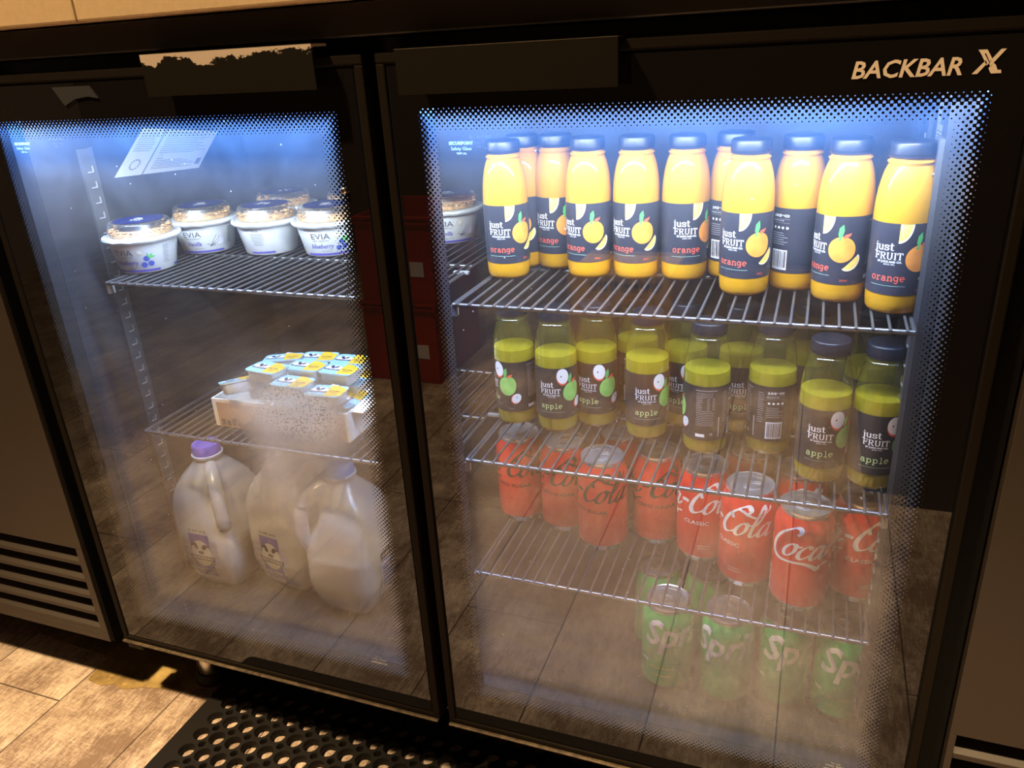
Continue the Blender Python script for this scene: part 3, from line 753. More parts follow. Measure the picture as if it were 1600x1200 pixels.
# ------------------------------------------------------------------ juice bottles
BP = [(0.0, 0.0195), (0.0012, 0.0222), (0.004, 0.0236), (0.010, 0.0242), (0.018, 0.0245), (0.05, 0.0250), (0.083, 0.0252), (0.092, 0.0250), (0.101, 0.0245), (0.110, 0.0235), (0.118, 0.0220), (0.1250, 0.0201), (0.1300, 0.0180), (0.1316, 0.0186), (0.1326, 0.0192), (0.1336, 0.0186), (0.1345, 0.0170), (0.139, 0.0168)]
BR = interp(BP)
REF = 0.0250
LMAP = {}
def make_label(kind):
    # material slots
    slots = ['navy_label' if kind == 'orange' else 'brown_label', 'white_ink', 'red_ink' if kind == 'orange' else 'apple_word',
             'orange_ink' if kind == 'orange' else 'apple_ink', 'slice_ink' if kind == 'orange' else 'white_ink', 'rind_ink' if kind == 'orange' else 'red_ink',
             'leaf_ink', 'line_ink', 'grey_ink', 'black_ink', 'red_ink']
    z0, z1 = 0.0184, 0.0828
    deg = REF * PI / 180
    band = B(); rect2(band, -180 * deg, 180 * deg, z0, z1, 0)
    a = B()
    # front text (0 deg)
    slab(a, 'just', 0.0104, -0.0125, 0.0590, 1, 0.115, (0.0, 0.38))
    slab(a, 'FRUIT', 0.0089, -0.0115, 0.0510, 1, 0.115, (0.0, 0.38))
    text2(a, 'BY JUICE AND CO.', 0.0025, 0.0022, 0.0480, 1, fat=0.03)
    text2(a, 'SINCE 1992', 0.0019, 0.0022, 0.0458, 1)
    if kind == 'orange': slab(a, 'orange', 0.0090, -0.0130, 0.0315, 2, 0.085)
    else: slab(a, 'apple', 0.0098, -0.0120, 0.0320, 2, 0.075)
    rect2(a, -0.0135, 0.0180, 0.0268, 0.0271, 7)
    # fruit (62 deg)
    c = 62 * deg
    f1 = B(); f2 = B(); f3 = B(); f4 = B()
    if kind == 'orange':
        disc2(f1, c, 0.0520, 0.0120, 0.0122, 3)
        disc2(f2, c - 0.0026, 0.0615, 0.0018, 0.0009, 6)
        sect(f2, c - 0.0190, 0.0826, 0.0110, 0.0170, 5)   # quarter slice hanging from the top edge
        sect(f3, c - 0.0190, 0.0826, 0.0094, 0.0150, 4)
        disc2(f2, c + 0.0085, 0.0405, 0.0098, 0.0075, 5, rot=0.80, a0=PI, a1=2 * PI)
        disc2(f3, c + 0.0085, 0.0405, 0.0084, 0.0060, 4, rot=0.80, a0=PI, a1=2 * PI)
        for k in range(3): stroke2(f4, [(c - 0.0186, 0.0822), (c - 0.0186 + 0.0082 * math.cos(-0.35 - k * 0.42), 0.0822 + 0.0125 * math.sin(-0.35 - k * 0.42))], 0.0003, 5)
    else:
        poly2(f1, spline([(c + 0.001, 0.0640), (c - 0.006, 0.0620), (c - 0.0105, 0.0550), (c - 0.0100, 0.0460), (c - 0.0040, 0.0405), (c + 0.0040, 0.0405), (c + 0.0100, 0.0470), (c + 0.0108, 0.0570), (c + 0.0070, 0.0635), (c + 0.001, 0.0640)], 5)[:-1], 3)
        disc2(f1, c - 0.0112, 0.0712, 0.0070, 0.0100, 5, rot=0.1)
        disc2(f2, c - 0.0110, 0.0728, 0.0070, 0.0094, 1, rot=0.1)
        disc2(f3, c - 0.0128, 0.0728, 0.0007, 0.0011, 9)
        disc2(f2, c + 0.0100, 0.0355, 0.0058, 0.0070, 5, rot=-0.6)
        disc2(f3, c + 0.0108, 0.0362, 0.0052, 0.0066, 1, rot=-0.6)
        disc2(f4, c + 0.0112, 0.0378, 0.0006, 0.0008, 9)
    poly2(f2, [(c - 0.0026, 0.0615), (c - 0.0042, 0.0660), (c - 0.0036, 0.0720), (c - 0.0002, 0.0755), (c + 0.0008, 0.0700), (c - 0.0004, 0.0650)], 6)
    poly2(f2, [(c + 0.0000, 0.0628), (c + 0.0016, 0.0660), (c + 0.0056, 0.0672), (c + 0.0072, 0.0680), (c + 0.0062, 0.0650), (c + 0.0030, 0.0630)], 10)
    text2(a, '250ml', 0.0028, c + 0.004, 0.0218, 8 if kind == 'apple' else 2)
    rnd = random.Random(5)
    # nutrition panel (145 deg)
    c = 145 * deg
    for k in range(19):
        z = 0.0745 - k * 0.0021
        if 2 < k < 10:
            rect2(a, c - 0.0105, c - 0.0105 + 0.005 + rnd.random() * 0.002, z, z + 0.0007, 8)
            rect2(a, c + 0.001, c + 0.004, z, z + 0.0007, 8); rect2(a, c + 0.0065, c + 0.0095, z, z + 0.0007, 8)
        else: rect2(a, c - 0.0105, c + 0.0095 - rnd.random() * 0.003, z, z + 0.0006, 8)
    text2(a, 'NUTRITION INFORMATION', 0.0018, c, 0.0772, 1)
    rect2(a, c - 0.0105, c - 0.0005, 0.0225, 0.0262, 1)
    for rr_ in range(3): stroke2(a, [(c + 0.0065 + 0.0015 * math.cos(2.1 * rr_ + 0.3), 0.0262 + 0.0015 * math.sin(2.1 * rr_ + 0.3)), (c + 0.0065 + 0.0015 * math.cos(2.1 * rr_ + 1.7), 0.0262 + 0.0015 * math.sin(2.1 * rr_ + 1.7))], 0.0005, 1)
    # company panel and barcode (-130 deg)
    c = -130 * deg
    text2(a, 'JUICE', 0.0034, c - 0.0040, 0.0742, 1, fat=0.03); text2(a, 'AND', 0.0016, c + 0.0016, 0.0752, 1); text2(a, 'CO', 0.0034, c + 0.0060, 0.0742, 1, fat=0.03)
    rect2(a, c - 0.009, c + 0.009, 0.0720, 0.07225, 8)
    text2(a, 'PRODUCT OF NZ', 0.0016, c - 0.003, 0.0700, 1); rect2(a, c - 0.009, c + 0.009, 0.0682, 0.06845, 8)
    for k in range(4): disc2(a, c - 0.0066 + k * 0.0046, 0.0635, 0.0013, 0.0013, 1, 12)
    for k in range(6): rect2(a, c - 0.009, c + 0.009 - rnd.random() * 0.006, 0.0580 - k * 0.0022, 0.0586 - k * 0.0022, 8)
    rect2(a, c - 0.0085, c + 0.0085, 0.0215, 0.0415, 1)
    bars = B(); x = c - 0.0072
    while x < c + 0.0070:
        wd = rnd.choice((0.00028, 0.0005, 0.0008)); rect2(bars, x, x + wd, 0.0238, 0.0405, 9); x += wd + rnd.choice((0.0003, 0.0005, 0.0007))
    text2(bars, '9 415142 7345', 0.0019, c, 0.0220, 9)
    # small text column left of the company panel
    for k in range(14): rect2(a, c - 0.0185, c - 0.0115 - rnd.random() * 0.002, 0.0745 - k * 0.0026, 0.0752 - k * 0.0026, 8)
    rect2(a, 180 * deg - 0.0008, 180 * deg - 0.0002, 0.022, 0.046, 1)
    bmw = layered([band, a, f1, f2, f3, f4, bars], 0.0016, (0.05,))
    wrap(bmw, BR, 0.00022, REF)
    me = bpy.data.meshes.new('label'); bmw.to_mesh(me); bmw.free()
    for s in slots: me.materials.append(M[s])
    me.polygons.foreach_set('use_smooth', [True] * len(me.polygons))
    return me

def make_bottle(kind):
    t = thing('juice_bottle', 'x', 'bottle')
    seg = 44
    bm = B()
    # moulded petal foot
    rings = lathe(bm, BP, seg, capb=False)
    ctr = bm.verts.new((0, 0, 0.0052)); r2 = [bm.verts.new((0.012 * math.cos(2 * PI * k / seg), 0.012 * math.sin(2 * PI * k / seg), 0.003 + 0.0016 * math.cos(5 * 2 * PI * k / seg))) for k in range(seg)]
    for k in range(seg):
        bm.faces.new((rings[0][k], r2[k], r2[(k + 1) % seg], rings[0][(k + 1) % seg])); bm.faces.new((r2[k], ctr, r2[(k + 1) % seg]))
    body = obj('bottle_body', bm, 'orange_juice' if kind == 'orange' else 'pet_apple', t, smooth=True)
    if kind == 'apple':
        bm = B(); ins = 0.0007
        pr = [(0.0008, 0.0190), (0.003, 0.0224)] + [(z, r - ins) for z, r in BP if 0.004 < z < 0.094] + [(0.0965, 0.0240)]
        lathe(bm, pr, seg); obj('juice', bm, 'apple_juice', t, smooth=True)
        bm = B()   # moulded ribs of the foot
        for k in range(6):
            a = 2 * PI * k / 6 + 0.2
            tube(bm, [(0.003 * math.cos(a), 0.003 * math.sin(a), 0.0085), (0.013 * math.cos(a), 0.013 * math.sin(a), 0.0075), (0.0215 * math.cos(a), 0.0215 * math.sin(a), 0.0022)], 0.0010, 6)
        obj('foot_ribs', bm, 'lip_yellow', t, smooth=True)
    lab = link('label', LMAP[kind], t)
    bm = B(); n = 72
    cp = [(0.1362, 0.0180), (0.1368, 0.0187), (0.1385, 0.0188), (0.1387, 0.0183), (0.1391, 0.0183), (0.1393, 0.0188), (0.1480, 0.0186), (0.1492, 0.0180), (0.1498, 0.0168), (0.1499, 0.006)]
    rg = lathe(bm, cp, n)
    for i, ring in enumerate(rg):
        if 4 < i < 7:
            for k, v in enumerate(ring):
                s = 1.0 + (0.010 if k % 2 else -0.010); v.co.x *= s; v.co.y *= s
    obj('cap', bm, 'cap', t, smooth=True)
    return t
M['lip_yellow'] = clear_mat('moulded_rib', (0.95, 0.9, 0.4), 0.05, 0.12, 0.55, (1.0, 0.92, 0.15))
LMAP['orange'] = make_label('orange'); LMAP['apple'] = make_label('apple')

def dup(src, loc, rz, label, group):
    r = src.copy(); COL.objects.link(r); r.location = loc; r.rotation_euler = (0, 0, rz)
    r['label'] = label; r['group'] = group
    for ch in list(src.children):
        c = ch.copy(); COL.objects.link(c); c.parent = r
        for g in list(ch.children):
            d = g.copy(); COL.objects.link(d); d.parent = c
    return r
def place_all(proto, items, z, group, rad):
    """items: (base-front x, base-front y, degrees the text is turned to the viewer's right, label)"""
    for i, (x, y, a, lab) in enumerate(items):
        vx, vy = x - 0.3616, y + 0.6412; l = math.hypot(vx, vy); cx, cy = x + vx / l * rad, y + vy / l * rad
        face = math.atan2(0.3616 - cx, cy + 0.6412)   # rotation that turns -Y toward the camera position
        rz = face + math.radians(a)
        if i == 0:
            proto.location = (cx, cy, z); proto.rotation_euler = (0, 0, rz); proto['label'] = lab; proto['group'] = group
        else: dup(proto, (cx, cy, z), rz, lab, group)

ob = make_bottle('orange')
place_all(ob, [
 (0.0445, 0.172, -22, 'orange juice bottle at the far left end of the top right shelf'),
 (0.0480, 0.2235, -75, 'orange juice bottle half hidden behind the leftmost one on the shelf'),
 (0.0870, 0.222, -38, 'orange juice bottle third from left, set back behind its neighbours'),
 (0.1325, 0.190, -50, 'orange juice bottle fourth from left showing the whole orange on its label'),
 (0.1835, 0.193, -45, 'orange juice bottle fifth from left with its fruit turned to the right'),
 (0.2345, 0.196, 0, 'orange juice bottle sixth from left whose name faces straight out'),
 (0.2800, 0.212, 97, 'orange juice bottle with barcode side out, mostly behind a front bottle'),
 (0.3000, 0.151, -34, 'orange juice bottle standing forward in the middle of the top right shelf'),
 (0.3450, 0.177, 94, 'orange juice bottle fourth... '),
 (0.3860, 0.144, -60, 'orange juice bottle second from the right end, whole orange facing out'),
 (0.4325, 0.117, -21, 'orange juice bottle nearest the right door edge, frontmost on its shelf'),
], SZ1 + 0.0004, 'orange juice bottles on the top right shelf', 0.0243)
for o in bpy.data.objects:
    if o.get('label') == 'orange juice bottle fourth... ': o['label'] = 'orange juice bottle third from right, barcode at its left side'
ab = make_bottle('apple')
place_all(ab, [
 (0.0430, 0.176, -87, 'apple juice bottle at the far left, green apple picture facing out'),
 (0.0970, 0.168, -21, 'apple juice bottle second from left, name turned a little left'),
 (0.1380, 0.192, -29, 'apple juice bottle third from left with the green apple at its right'),
 (0.1780, 0.232, 110, 'apple juice bottle with barcode visible between two front bottles'),
 (0.2010, 0.174, -4, 'apple juice bottle fifth from left with its name facing straight out'),
 (0.2370, 0.215, -32, 'apple juice bottle partly hidden left of the one showing nutrition text'),
 (0.2690, 0.154, -145, 'apple juice bottle with its nutrition panel turned to the front'),
 (0.2980, 0.215, 0, 'apple juice bottle in the back row right of the nutrition panel bottle'),
 (0.3340, 0.169, 142, 'apple juice bottle with large white barcode facing front'),
 (0.3680, 0.235, 40, 'apple juice bottle in the back row right of the barcode bottle'),
 (0.3860, 0.121, -4, 'apple juice bottle second from the right end, standing at the front'),
 (0.4350, 0.120, 0, 'apple juice bottle at the far right beside the door edge'),
 (0.4290, 0.205, 60, 'apple juice bottle in the back row behind the rightmost pair'),
], SZ2 + 0.0004, 'apple juice bottles on the second right shelf', 0.0243)

# ------------------------------------------------------------------ cans
CANR = 0.0308; CH = 0.1225
CP = [(0.0, 0.0236), (0.0012, 0.0242), (0.004, 0.0256), (0.010, 0.0300), (0.0125, CANR), (0.100, CANR), (0.1045, 0.0302), (0.112, 0.0272), (0.1165, 0.0258), (0.1180, 0.0254), (0.1190, 0.0262), (0.1215, 0.0266), (0.1225, 0.0262)]
CR = interp([(0.0, 0.0236), (0.010, 0.0300), (0.0125, CANR), (0.100, CANR), (0.1045, 0.0302), (0.112, 0.0272), (0.1165, 0.0258)])
def can_script(bm, mi, x0, y0, k):
    """flowing script: C o c a - C o l a drawn as broad pen strokes"""
    nib = (math.radians(25), 0.20)
    sh = 0.36
    def tr(pts): return [(x0 + (x + sh * y) * k, y0 + y * k) for x, y in pts]
    def st(pts, w=0.30, nb=nib): stroke2(bm, spline(tr(pts), 6), w * k, mi, nb)
    # first C with long tail
    st([(1.30, 1.75), (1.42, 2.05), (1.20, 2.28), (0.80, 2.20), (0.30, 1.70), (0.02, 1.00), (0.00, 0.30), (0.30, -0.25), (0.9, -0.48), (1.7, -0.42), (2.6, -0.38), (3.3, -0.62), (3.6, -0.80), (3.7, -0.50), (4.2, -0.30)], 0.36)
    # o
    def o_(x, s=1.0): st([(x + 0.55 * s, 1.02 * s), (x + 0.25 * s, 1.0 * s), (x, 0.55 * s), (x + 0.05 * s, 0.10 * s), (x + 0.35 * s, 0.02), (x + 0.62 * s, 0.40 * s), (x + 0.62 * s, 0.85 * s), (x + 0.50 * s, 1.05 * s), (x + 0.75 * s, 0.92 * s), (x + 1.0 * s, 0.96 * s)], 0.30)
    def c_(x): st([(x + 0.60, 0.80), (x + 0.50, 1.0), (x + 0.25, 0.98), (x, 0.55), (x + 0.04, 0.12), (x + 0.30, 0.0), (x + 0.60, 0.25), (x + 0.85, 0.6)], 0.32)
    def a_(x): 
        st([(x + 0.62, 0.85), (x + 0.45, 1.02), (x + 0.20, 0.95), (x, 0.50), (x + 0.05, 0.08), (x + 0.28, 0.05), (x + 0.55, 0.50), (x + 0.70, 1.0)], 0.30)
        st([(x + 0.72, 1.05), (x + 0.62, 0.45), (x + 0.70, 0.05), (x + 0.92, 0.15), (x + 1.15, 0.5)], 0.30)
    o_(0.95); c_(1.95); a_(2.75)
    st([(3.85, 0.80), (4.15, 0.88), (4.45, 0.80)], 0.26, None)
    # second C
    st([(6.05, 1.70), (6.25, 2.05), (6.00, 2.35), (5.55, 2.25), (5.05, 1.70), (4.80, 1.00), (4.82, 0.35), (5.15, 0.0), (5.60, 0.15), (5.95, 0.55)], 0.38)
    st([(5.3, 1.30), (5.1, 1.75), (5.5, 2.05), (6.2, 1.75), (6.9, 1.55), (7.5, 1.95), (7.7, 2.3)], 0.24)
    o_(5.85)
    st([(6.75, 0.60), (7.15, 1.2), (7.30, 2.0), (7.12, 2.38), (6.98, 2.0), (6.88, 1.0), (6.92, 0.15), (7.12, 0.02), (7.4, 0.35)], 0.28)
    a_(7.45)
def make_can(kind):
    t = thing('soda_can', 'x', 'can')
    bm = B(); seg = 44
    base = {'classic': 'coke', 'zero': 'coke', 'sprite': 'sprite'}[kind]
    lathe(bm, CP[:10], seg, 0, capt=False, mfn=lambda i: 3 if (i < 3 or i > 7) else 0)
    arts = B(); a2 = B()
    ref = CANR
    if kind == 'sprite':
        
        for s_ in (0,):
            text2(arts, 'Sprite', 0.050, s_ + 0.004, 0.073, 1, fat=0.025, shear=0.25, sx=0.86)
            text2(a2, 'NATURAL FLAVOUR', 0.0034, s_ - 0.024, 0.037, 2, shear=0.1); text2(a2, 'LEMON AND LIME', 0.0026, s_ - 0.024, 0.026, 2, shear=0.1)
            rect2(a2, s_ - 0.052, s_ - 0.042, 0.042, 0.0455, 1)
        art = layered([arts, a2], 0.003, (0.1, 0.1045, 0.108))
    else:
        mi = 1 if kind == 'classic' else 2
        k = 0.0156
        can_script(arts, mi, -4.6 * k, 0.072, k)
        if kind == 'classic':
            text2(a2, 'CLASSIC', 0.0068, 0.012, 0.0560, 1, sx=1.2, fat=0.01)
            text2(a2, 'RECYCLE ME', 0.0062, -0.075, 0.030, 1, fat=0.03, rot=PI / 2)
            text2(a2, 'DELICIOUS &', 0.0026, 0.022, 0.026, 1); text2(a2, 'REFRESHING', 0.0026, 0.022, 0.0225, 1)
        else:
            text2(a2, 'ZERO SUGAR', 0.0068, 0.010, 0.0560, 2, sx=1.2, fat=0.01)
        rect2(a2, -0.092, -0.090, 0.016, 0.060, 1)
        art = layered([arts, a2], 0.003, (0.1, 0.1045, 0.108))
    wrap(art, CR, 0.00025, ref)
    merge(bm, art)
    obj('can_body', bm, [base, 'white_ink', 'black_ink' if kind != 'sprite' else 'yellow_ink', 'alu', 'sprite_dark'], t, smooth=True, auto=False)
    bm = B()
    lp_ = [(0.1170, 0.0256), (0.1190, 0.0262), (0.1212, 0.0267), (0.1225, 0.0262), (0.1218, 0.0250), (0.1180, 0.0240), (0.1176, 0.0228), (0.1192, 0.0218), (0.1194, 0.006), (0.1194, 0.0005)]
    lathe(bm, lp_, seg, capb=False)
    obj('lid', bm, 'alu', t, smooth=True)
    bm = B()
    for k in range(18):   # tab: an oval ring with rivet
        pass
    pts = [(0.0068 * math.cos(a), 0.003 + 0.0098 * math.sin(a), 0.1204) for a in [2 * PI * j / 18 for j in range(19)]]
    tube(bm, pts, 0.0012, 6); lathe(bm, [(0.1193, 0.0026), (0.1208, 0.0024)], 14)
    box(bm, -0.005, 0.005, -0.0055, -0.001, 0.1196, 0.1207)
    obj('pull_tab', bm, 'alu', t, smooth=True)
    return t
cz = make_can('zero'); cc = make_can('classic'); sp = make_can('sprite')
place_all(cz, [
 (0.0335, 0.201, -42, 'red can with black script at the far left of the can shelf'),
 (0.0950, 0.193, -43, 'red can with black script second from the left, set slightly back'),
 (0.1510, 0.165, -54, 'red can with black script and bright lid, standing forward, third from left'),
 (0.1560, 0.232, 30, 'red can almost hidden behind the third can from the left'),
 (0.2110, 0.196, -22, 'red can with black script fourth from left, beside the first white-script can'),
], SZ3 + 0.0004, 'red zero sugar cola cans', 0.0236)
place_all(cc, [
 (0.2690, 0.174, -37, 'red can with white script, leftmost of the white-script cans'),
 (0.3215, 0.140, -64, 'red can with white script showing only the second word, middle of the right half'),
 (0.3790, 0.113, 68, 'red can with white script standing nearest the door, first word facing out'),
 (0.4360, 0.146, -17, 'red can with white script at the far right end of the shelf'),
 (0.3170, 0.222, 150, 'red can in the back row behind the middle white-script cans'),
 (0.3720, 0.190, -60, 'red can in the back row directly behind the frontmost can'),
], SZ3 + 0.0004, 'red classic cola cans', 0.0236)
place_all(sp, [
 (0.2380, 0.130, 33, 'green can leftmost in the front row on the fridge floor'),
 (0.3080, 0.129, 5, 'green can second from left in the front row on the fridge floor'),
 (0.3720, 0.142, 40, 'green can third from left in the front row on the fridge floor'),
 (0.4340, 0.139, 42, 'green can at the far right on the fridge floor'),
 (0.2150, 0.196, 120, 'green can in the second row behind the leftmost green can'),
 (0.2775, 0.201, -150, 'green can in the second row behind the second green can'),
], 0.0, 'green lemonade cans on the fridge floor', 0.0236)

# ------------------------------------------------------------------ yoghurt tubs
def make_tub(kind):
    t = thing('yoghurt_tub', 'x', 'yoghurt tub')
    cp = [(0.0, 0.0325), (0.0015, 0.0343), (0.040, 0.0425), (0.041, 0.0440)]
    rf = interp(cp); ref = 0.038
    bm = B(); lathe(bm, cp, 56, 0)
    art = B(); art2 = B(); b0 = B()
    rnd = random.Random(9)
    for s_ in (0.0,):
        text2(art, 'EVIA', 0.0108, s_ - 0.012, 0.0245, 4, fat=0.004, sx=1.15)
        text2(art, 'GREEK YOGHURT POTS', 0.0020, s_ - 0.012, 0.0215, 4, fat=0.01)
        text2(art, 'blueberry' if kind == 'blueberry' else 'Vanilla', 0.0088, s_ - 0.012, 0.0120, 1, shear=0.35, fat=0.006, sx=0.9)
        text2(art, 'WITH GRANOLA', 0.0018, s_ - 0.006, 0.0075, 4)
        disc2(art, s_ + 0.0085, 0.0290, 0.0042, 0.0042, 3, 20); disc2(art2, s_ + 0.0085, 0.0290, 0.0028, 0.0028, 0, 16)
        if kind == 'blueberry':
            for (x, y) in ((0.0110, 0.0115), (0.0195, 0.0125), (0.0150, 0.0195)):
                disc2(art, s_ + x, y, 0.0038, 0.0036, 2, 18); disc2(art2, s_ + x + 0.001, y + 0.001, 0.0012, 0.0011, 1, 8)
            for a_ in (0.3, 0.9, 1.6): poly2(art2, [(s_ + 0.017, 0.0195), (s_ + 0.017 + 0.005 * math.cos(a_) - 0.001, 0.0195 + 0.004 * math.sin(a_) + 0.002), (s_ + 0.017 + 0.010 * math.cos(a_), 0.0195 + 0.008 * math.sin(a_)), (s_ + 0.017 + 0.005 * math.cos(a_) + 0.001, 0.0195 + 0.003 * math.sin(a_))], 5)
        else:
            disc2(art, s_ + 0.021, 0.0185, 0.0065, 0.0045, 6, 16, rot=0.4); disc2(art, s_ + 0.025, 0.0165, 0.0050, 0.0050, 6, 14)
            for (a_, l_) in ((0.5, 0.013), (0.75, 0.017), (1.0, 0.016)): stroke2(art2, [(s_ + 0.010, 0.010), (s_ + 0.010 + l_ * math.cos(a_), 0.010 + l_ * math.sin(a_)), (s_ + 0.011 + l_ * math.cos(a_), 0.010 + l_ * math.sin(a_) + 0.002)], 0.0007, 4)
            stroke2(art2, [(s_ + 0.006, 0.014), (s_ + 0.017, 0.011)], 0.0007, 4)
        rect2(art, s_ - 0.036, s_ + 0.030, 0.0022, 0.0050, 1)
        for k in range(11): rect2(art, s_ + 0.036, s_ + 0.044 - rnd.random() * 0.002, 0.033 - k * 0.0022, 0.0335 - k * 0.0022, 4)
        for k in range(9): rect2(art, s_ - 0.075 , s_ - 0.062 - rnd.random() * 0.003, 0.030 - k * 0.0020, 0.0304 - k * 0.0020, 4)
        rect2(art, s_ - 0.092, s_ - 0.090, 0.016, 0.034, 4); rect2(art, s_ - 0.082, s_ - 0.080, 0.016, 0.034, 4); rect2(art, s_ - 0.092, s_ - 0.080, 0.034, 0.0348, 4)
        for k in range(4): rect2(art, s_ - 0.095, s_ - 0.066, 0.0118 - k * 0.0020, 0.0122 - k * 0.0020, 4)
        text2(art, 'EVIA', 0.0042, s_ + 0.068, 0.0330, 4)
        for k in range(8): rect2(art, s_ + 0.060 + (0.002 if k > 4 else 0), s_ + 0.077 - (0.002 if k > 4 else 0), 0.0300 - k * 0.0022, 0.0304 - k * 0.0022, 4)
        rect2(art, s_ + 0.055, s_ + 0.09, 0.0030, 0.0055, 1)
    aw = layered([b0, art, art2], 0.003); wrap(aw, rf, 0.00025, ref)
    for v in aw.verts: pass
    merge(bm, aw)
    obj('cup', bm, ['cup', 'violet_ink', 'berry_ink', 'gold_ink', 'dark_ink', 'leaf_ink', 'lilac_pale'], t, smooth=True, auto=False)
    bm = B(); rg = lathe(bm, [(0.0405, 0.0430), (0.0400, 0.0470), (0.0425, 0.0485), (0.0450, 0.0478), (0.0455, 0.0450), (0.0452, 0.0400)], 64)
    for ring in rg[1:4]:
        for v in ring:
            n_ = noise.noise(Vector((v.co.x * 90, v.co.y * 90, 3.0))); v.co.x *= 1 + n_ * 0.018; v.co.y *= 1 + n_ * 0.018; v.co.z += n_ * 0.0012
    obj('foil_rim', bm, 'foil', t, smooth=True)
    bm = B(); lathe(bm, [(0.0456, 0.0455), (0.0462, 0.0420), (0.0480, 0.0402), (0.0600, 0.0372), (0.0622, 0.0355), (0.0628, 0.0335), (0.0622, 0.0325), (0.0622, 0.001)], 56, capb=False)
    obj('dome_lid', bm, 'dome', t, smooth=True)
    bm = B(); st_ = B(); disc2(st_, 0, 0, 0.0305, 0.0305, 0, 40); disc2(st_, 0, 0, 0.0001, 0.0001, 0, 3)
    tx = B(); text2(tx, 'PEEL', 0.006, 0, 0.001, 1, fat=0.03); text2(tx, 'Yoghurt', 0.005, 0.0, -0.007, 1, fat=0.02); text2(tx, 'open and stir', 0.003, 0.0, -0.012, 1)
    flip_out(st_); flip_out(tx)
    for v in st_.verts: v.co.z = 0.0633
    for v in tx.verts: v.co.z = 0.0636
    merge(bm, st_); merge(bm, tx)
    obj('lid_sticker', bm, ['blue_ink', 'white_ink'], t, auto=False)
    bm = B(); lathe(bm, [(0.0457, 0.038), (0.0500, 0.0375), (0.0520, 0.030), (0.0525, 0.001)], 40, capb=False)
    rg_ = random.Random(11)
    for k in range(150):
        a = rg_.random() * 2 * PI; r_ = 0.0355 * math.sqrt(rg_.random()); z_ = 0.0500 + 0.0060 * rg_.random() * (0.6 + 0.4 * math.sin(a))
        if k % 2: r_ = 0.0345 + rg_.random() * 0.0022; z_ = 0.0478 + rg_.random() * 0.0085
        m_ = Matrix.Translation((r_ * math.cos(a), r_ * math.sin(a), z_)) @ Matrix.Rotation(rg_.random() * 6, 4, 'Z') @ Matrix.Rotation(rg_.random() * 2 - 1, 4, 'X') @ Matrix.Diagonal((0.0034, 0.0019, 0.0010, 1))
        bmesh.ops.create_icosphere(bm, subdivisions=1, radius=1.0, matrix=m_)
    g = obj('granola', bm, 'granola', t, smooth=True); g['kind'] = 'stuff'
    return t
tb = make_tub('blueberry'); tv = make_tub('vanilla')
G = 'yoghurt tubs on the top left shelf'
place_all(tb, [
 (-0.4280, 0.124, -24, 'blueberry yoghurt tub nearest the front at the left end of the shelf'),
 (-0.2270, 0.236, -2, 'blueberry yoghurt tub rightmost in the left door, its name facing out'),
 (-0.3180, 0.232, -130, 'yoghurt tub showing its small print side between vanilla and blueberry tubs'),
 (-0.2450, 0.335, 60, 'yoghurt tub in the back row behind the rightmost blueberry one'),
], LZ1 + 0.0004, G, 0.0338)
place_all(tv, [
 (-0.4180, 0.226, -12, 'vanilla yoghurt tub second from left behind the front blueberry one'),
 (-0.0950, 0.322, 5, 'vanilla yoghurt tub seen through the right door left of the orange juices'),
 (-0.3600, 0.330, 100, 'yoghurt tub in the back row between the vanilla and small print tubs'),
], LZ1 + 0.0004, G, 0.0338)

# ------------------------------------------------------------------ tray of portion packs
tr = thing('carton_tray', 'white-lined brown carton tray on the lower left shelf, full of small packs', 'tray', (-0.262, 0.20, LZ2 + 0.0004))
bm = B(); a0, a1, b0_, b1_ = -0.108, 0.100, -0.082, 0.092
box(bm, a0, a1, b0_, b1_, 0, 0.0015)
box(bm, a0, a0 + 0.002, b0_, b1_, 0.0015, 0.040); box(bm, a1 - 0.002, a1, b0_, b1_, 0.0015, 0.040)
box(bm, a0 + 0.002, a1 - 0.002, b1_ - 0.002, b1_, 0.0015, 0.040); box(bm, a0 + 0.002, a1 - 0.002, b0_, b0_ + 0.002, 0.0015, 0.040)
obj('tray_body', bm, 'card_white', tr, bevel=0.0004)
bm = B(); box(bm, a0 + 0.008, a1 - 0.004, b0_ - 0.0015, b0_ - 0.0002, 0.001, 0.036)
_r = random.Random(4)
for k in range(22):
    xx = a0 + 0.012 + k * 0.0084; box(bm, xx, xx + 0.0066, b0_ - 0.0019, b0_ - 0.0016, 0.003, 0.010 + _r.random() * 0.010, 1)
obj('brown_sleeve', bm, ['kraft', 'brown_ink'], tr)
bm = B(); box(bm, a1 - 0.001, a1 + 0.018, b0_ + 0.01, b1_ - 0.01, 0.0375, 0.0390); obj('side_flap', bm, 'card_white', tr, bevel=0.0003)

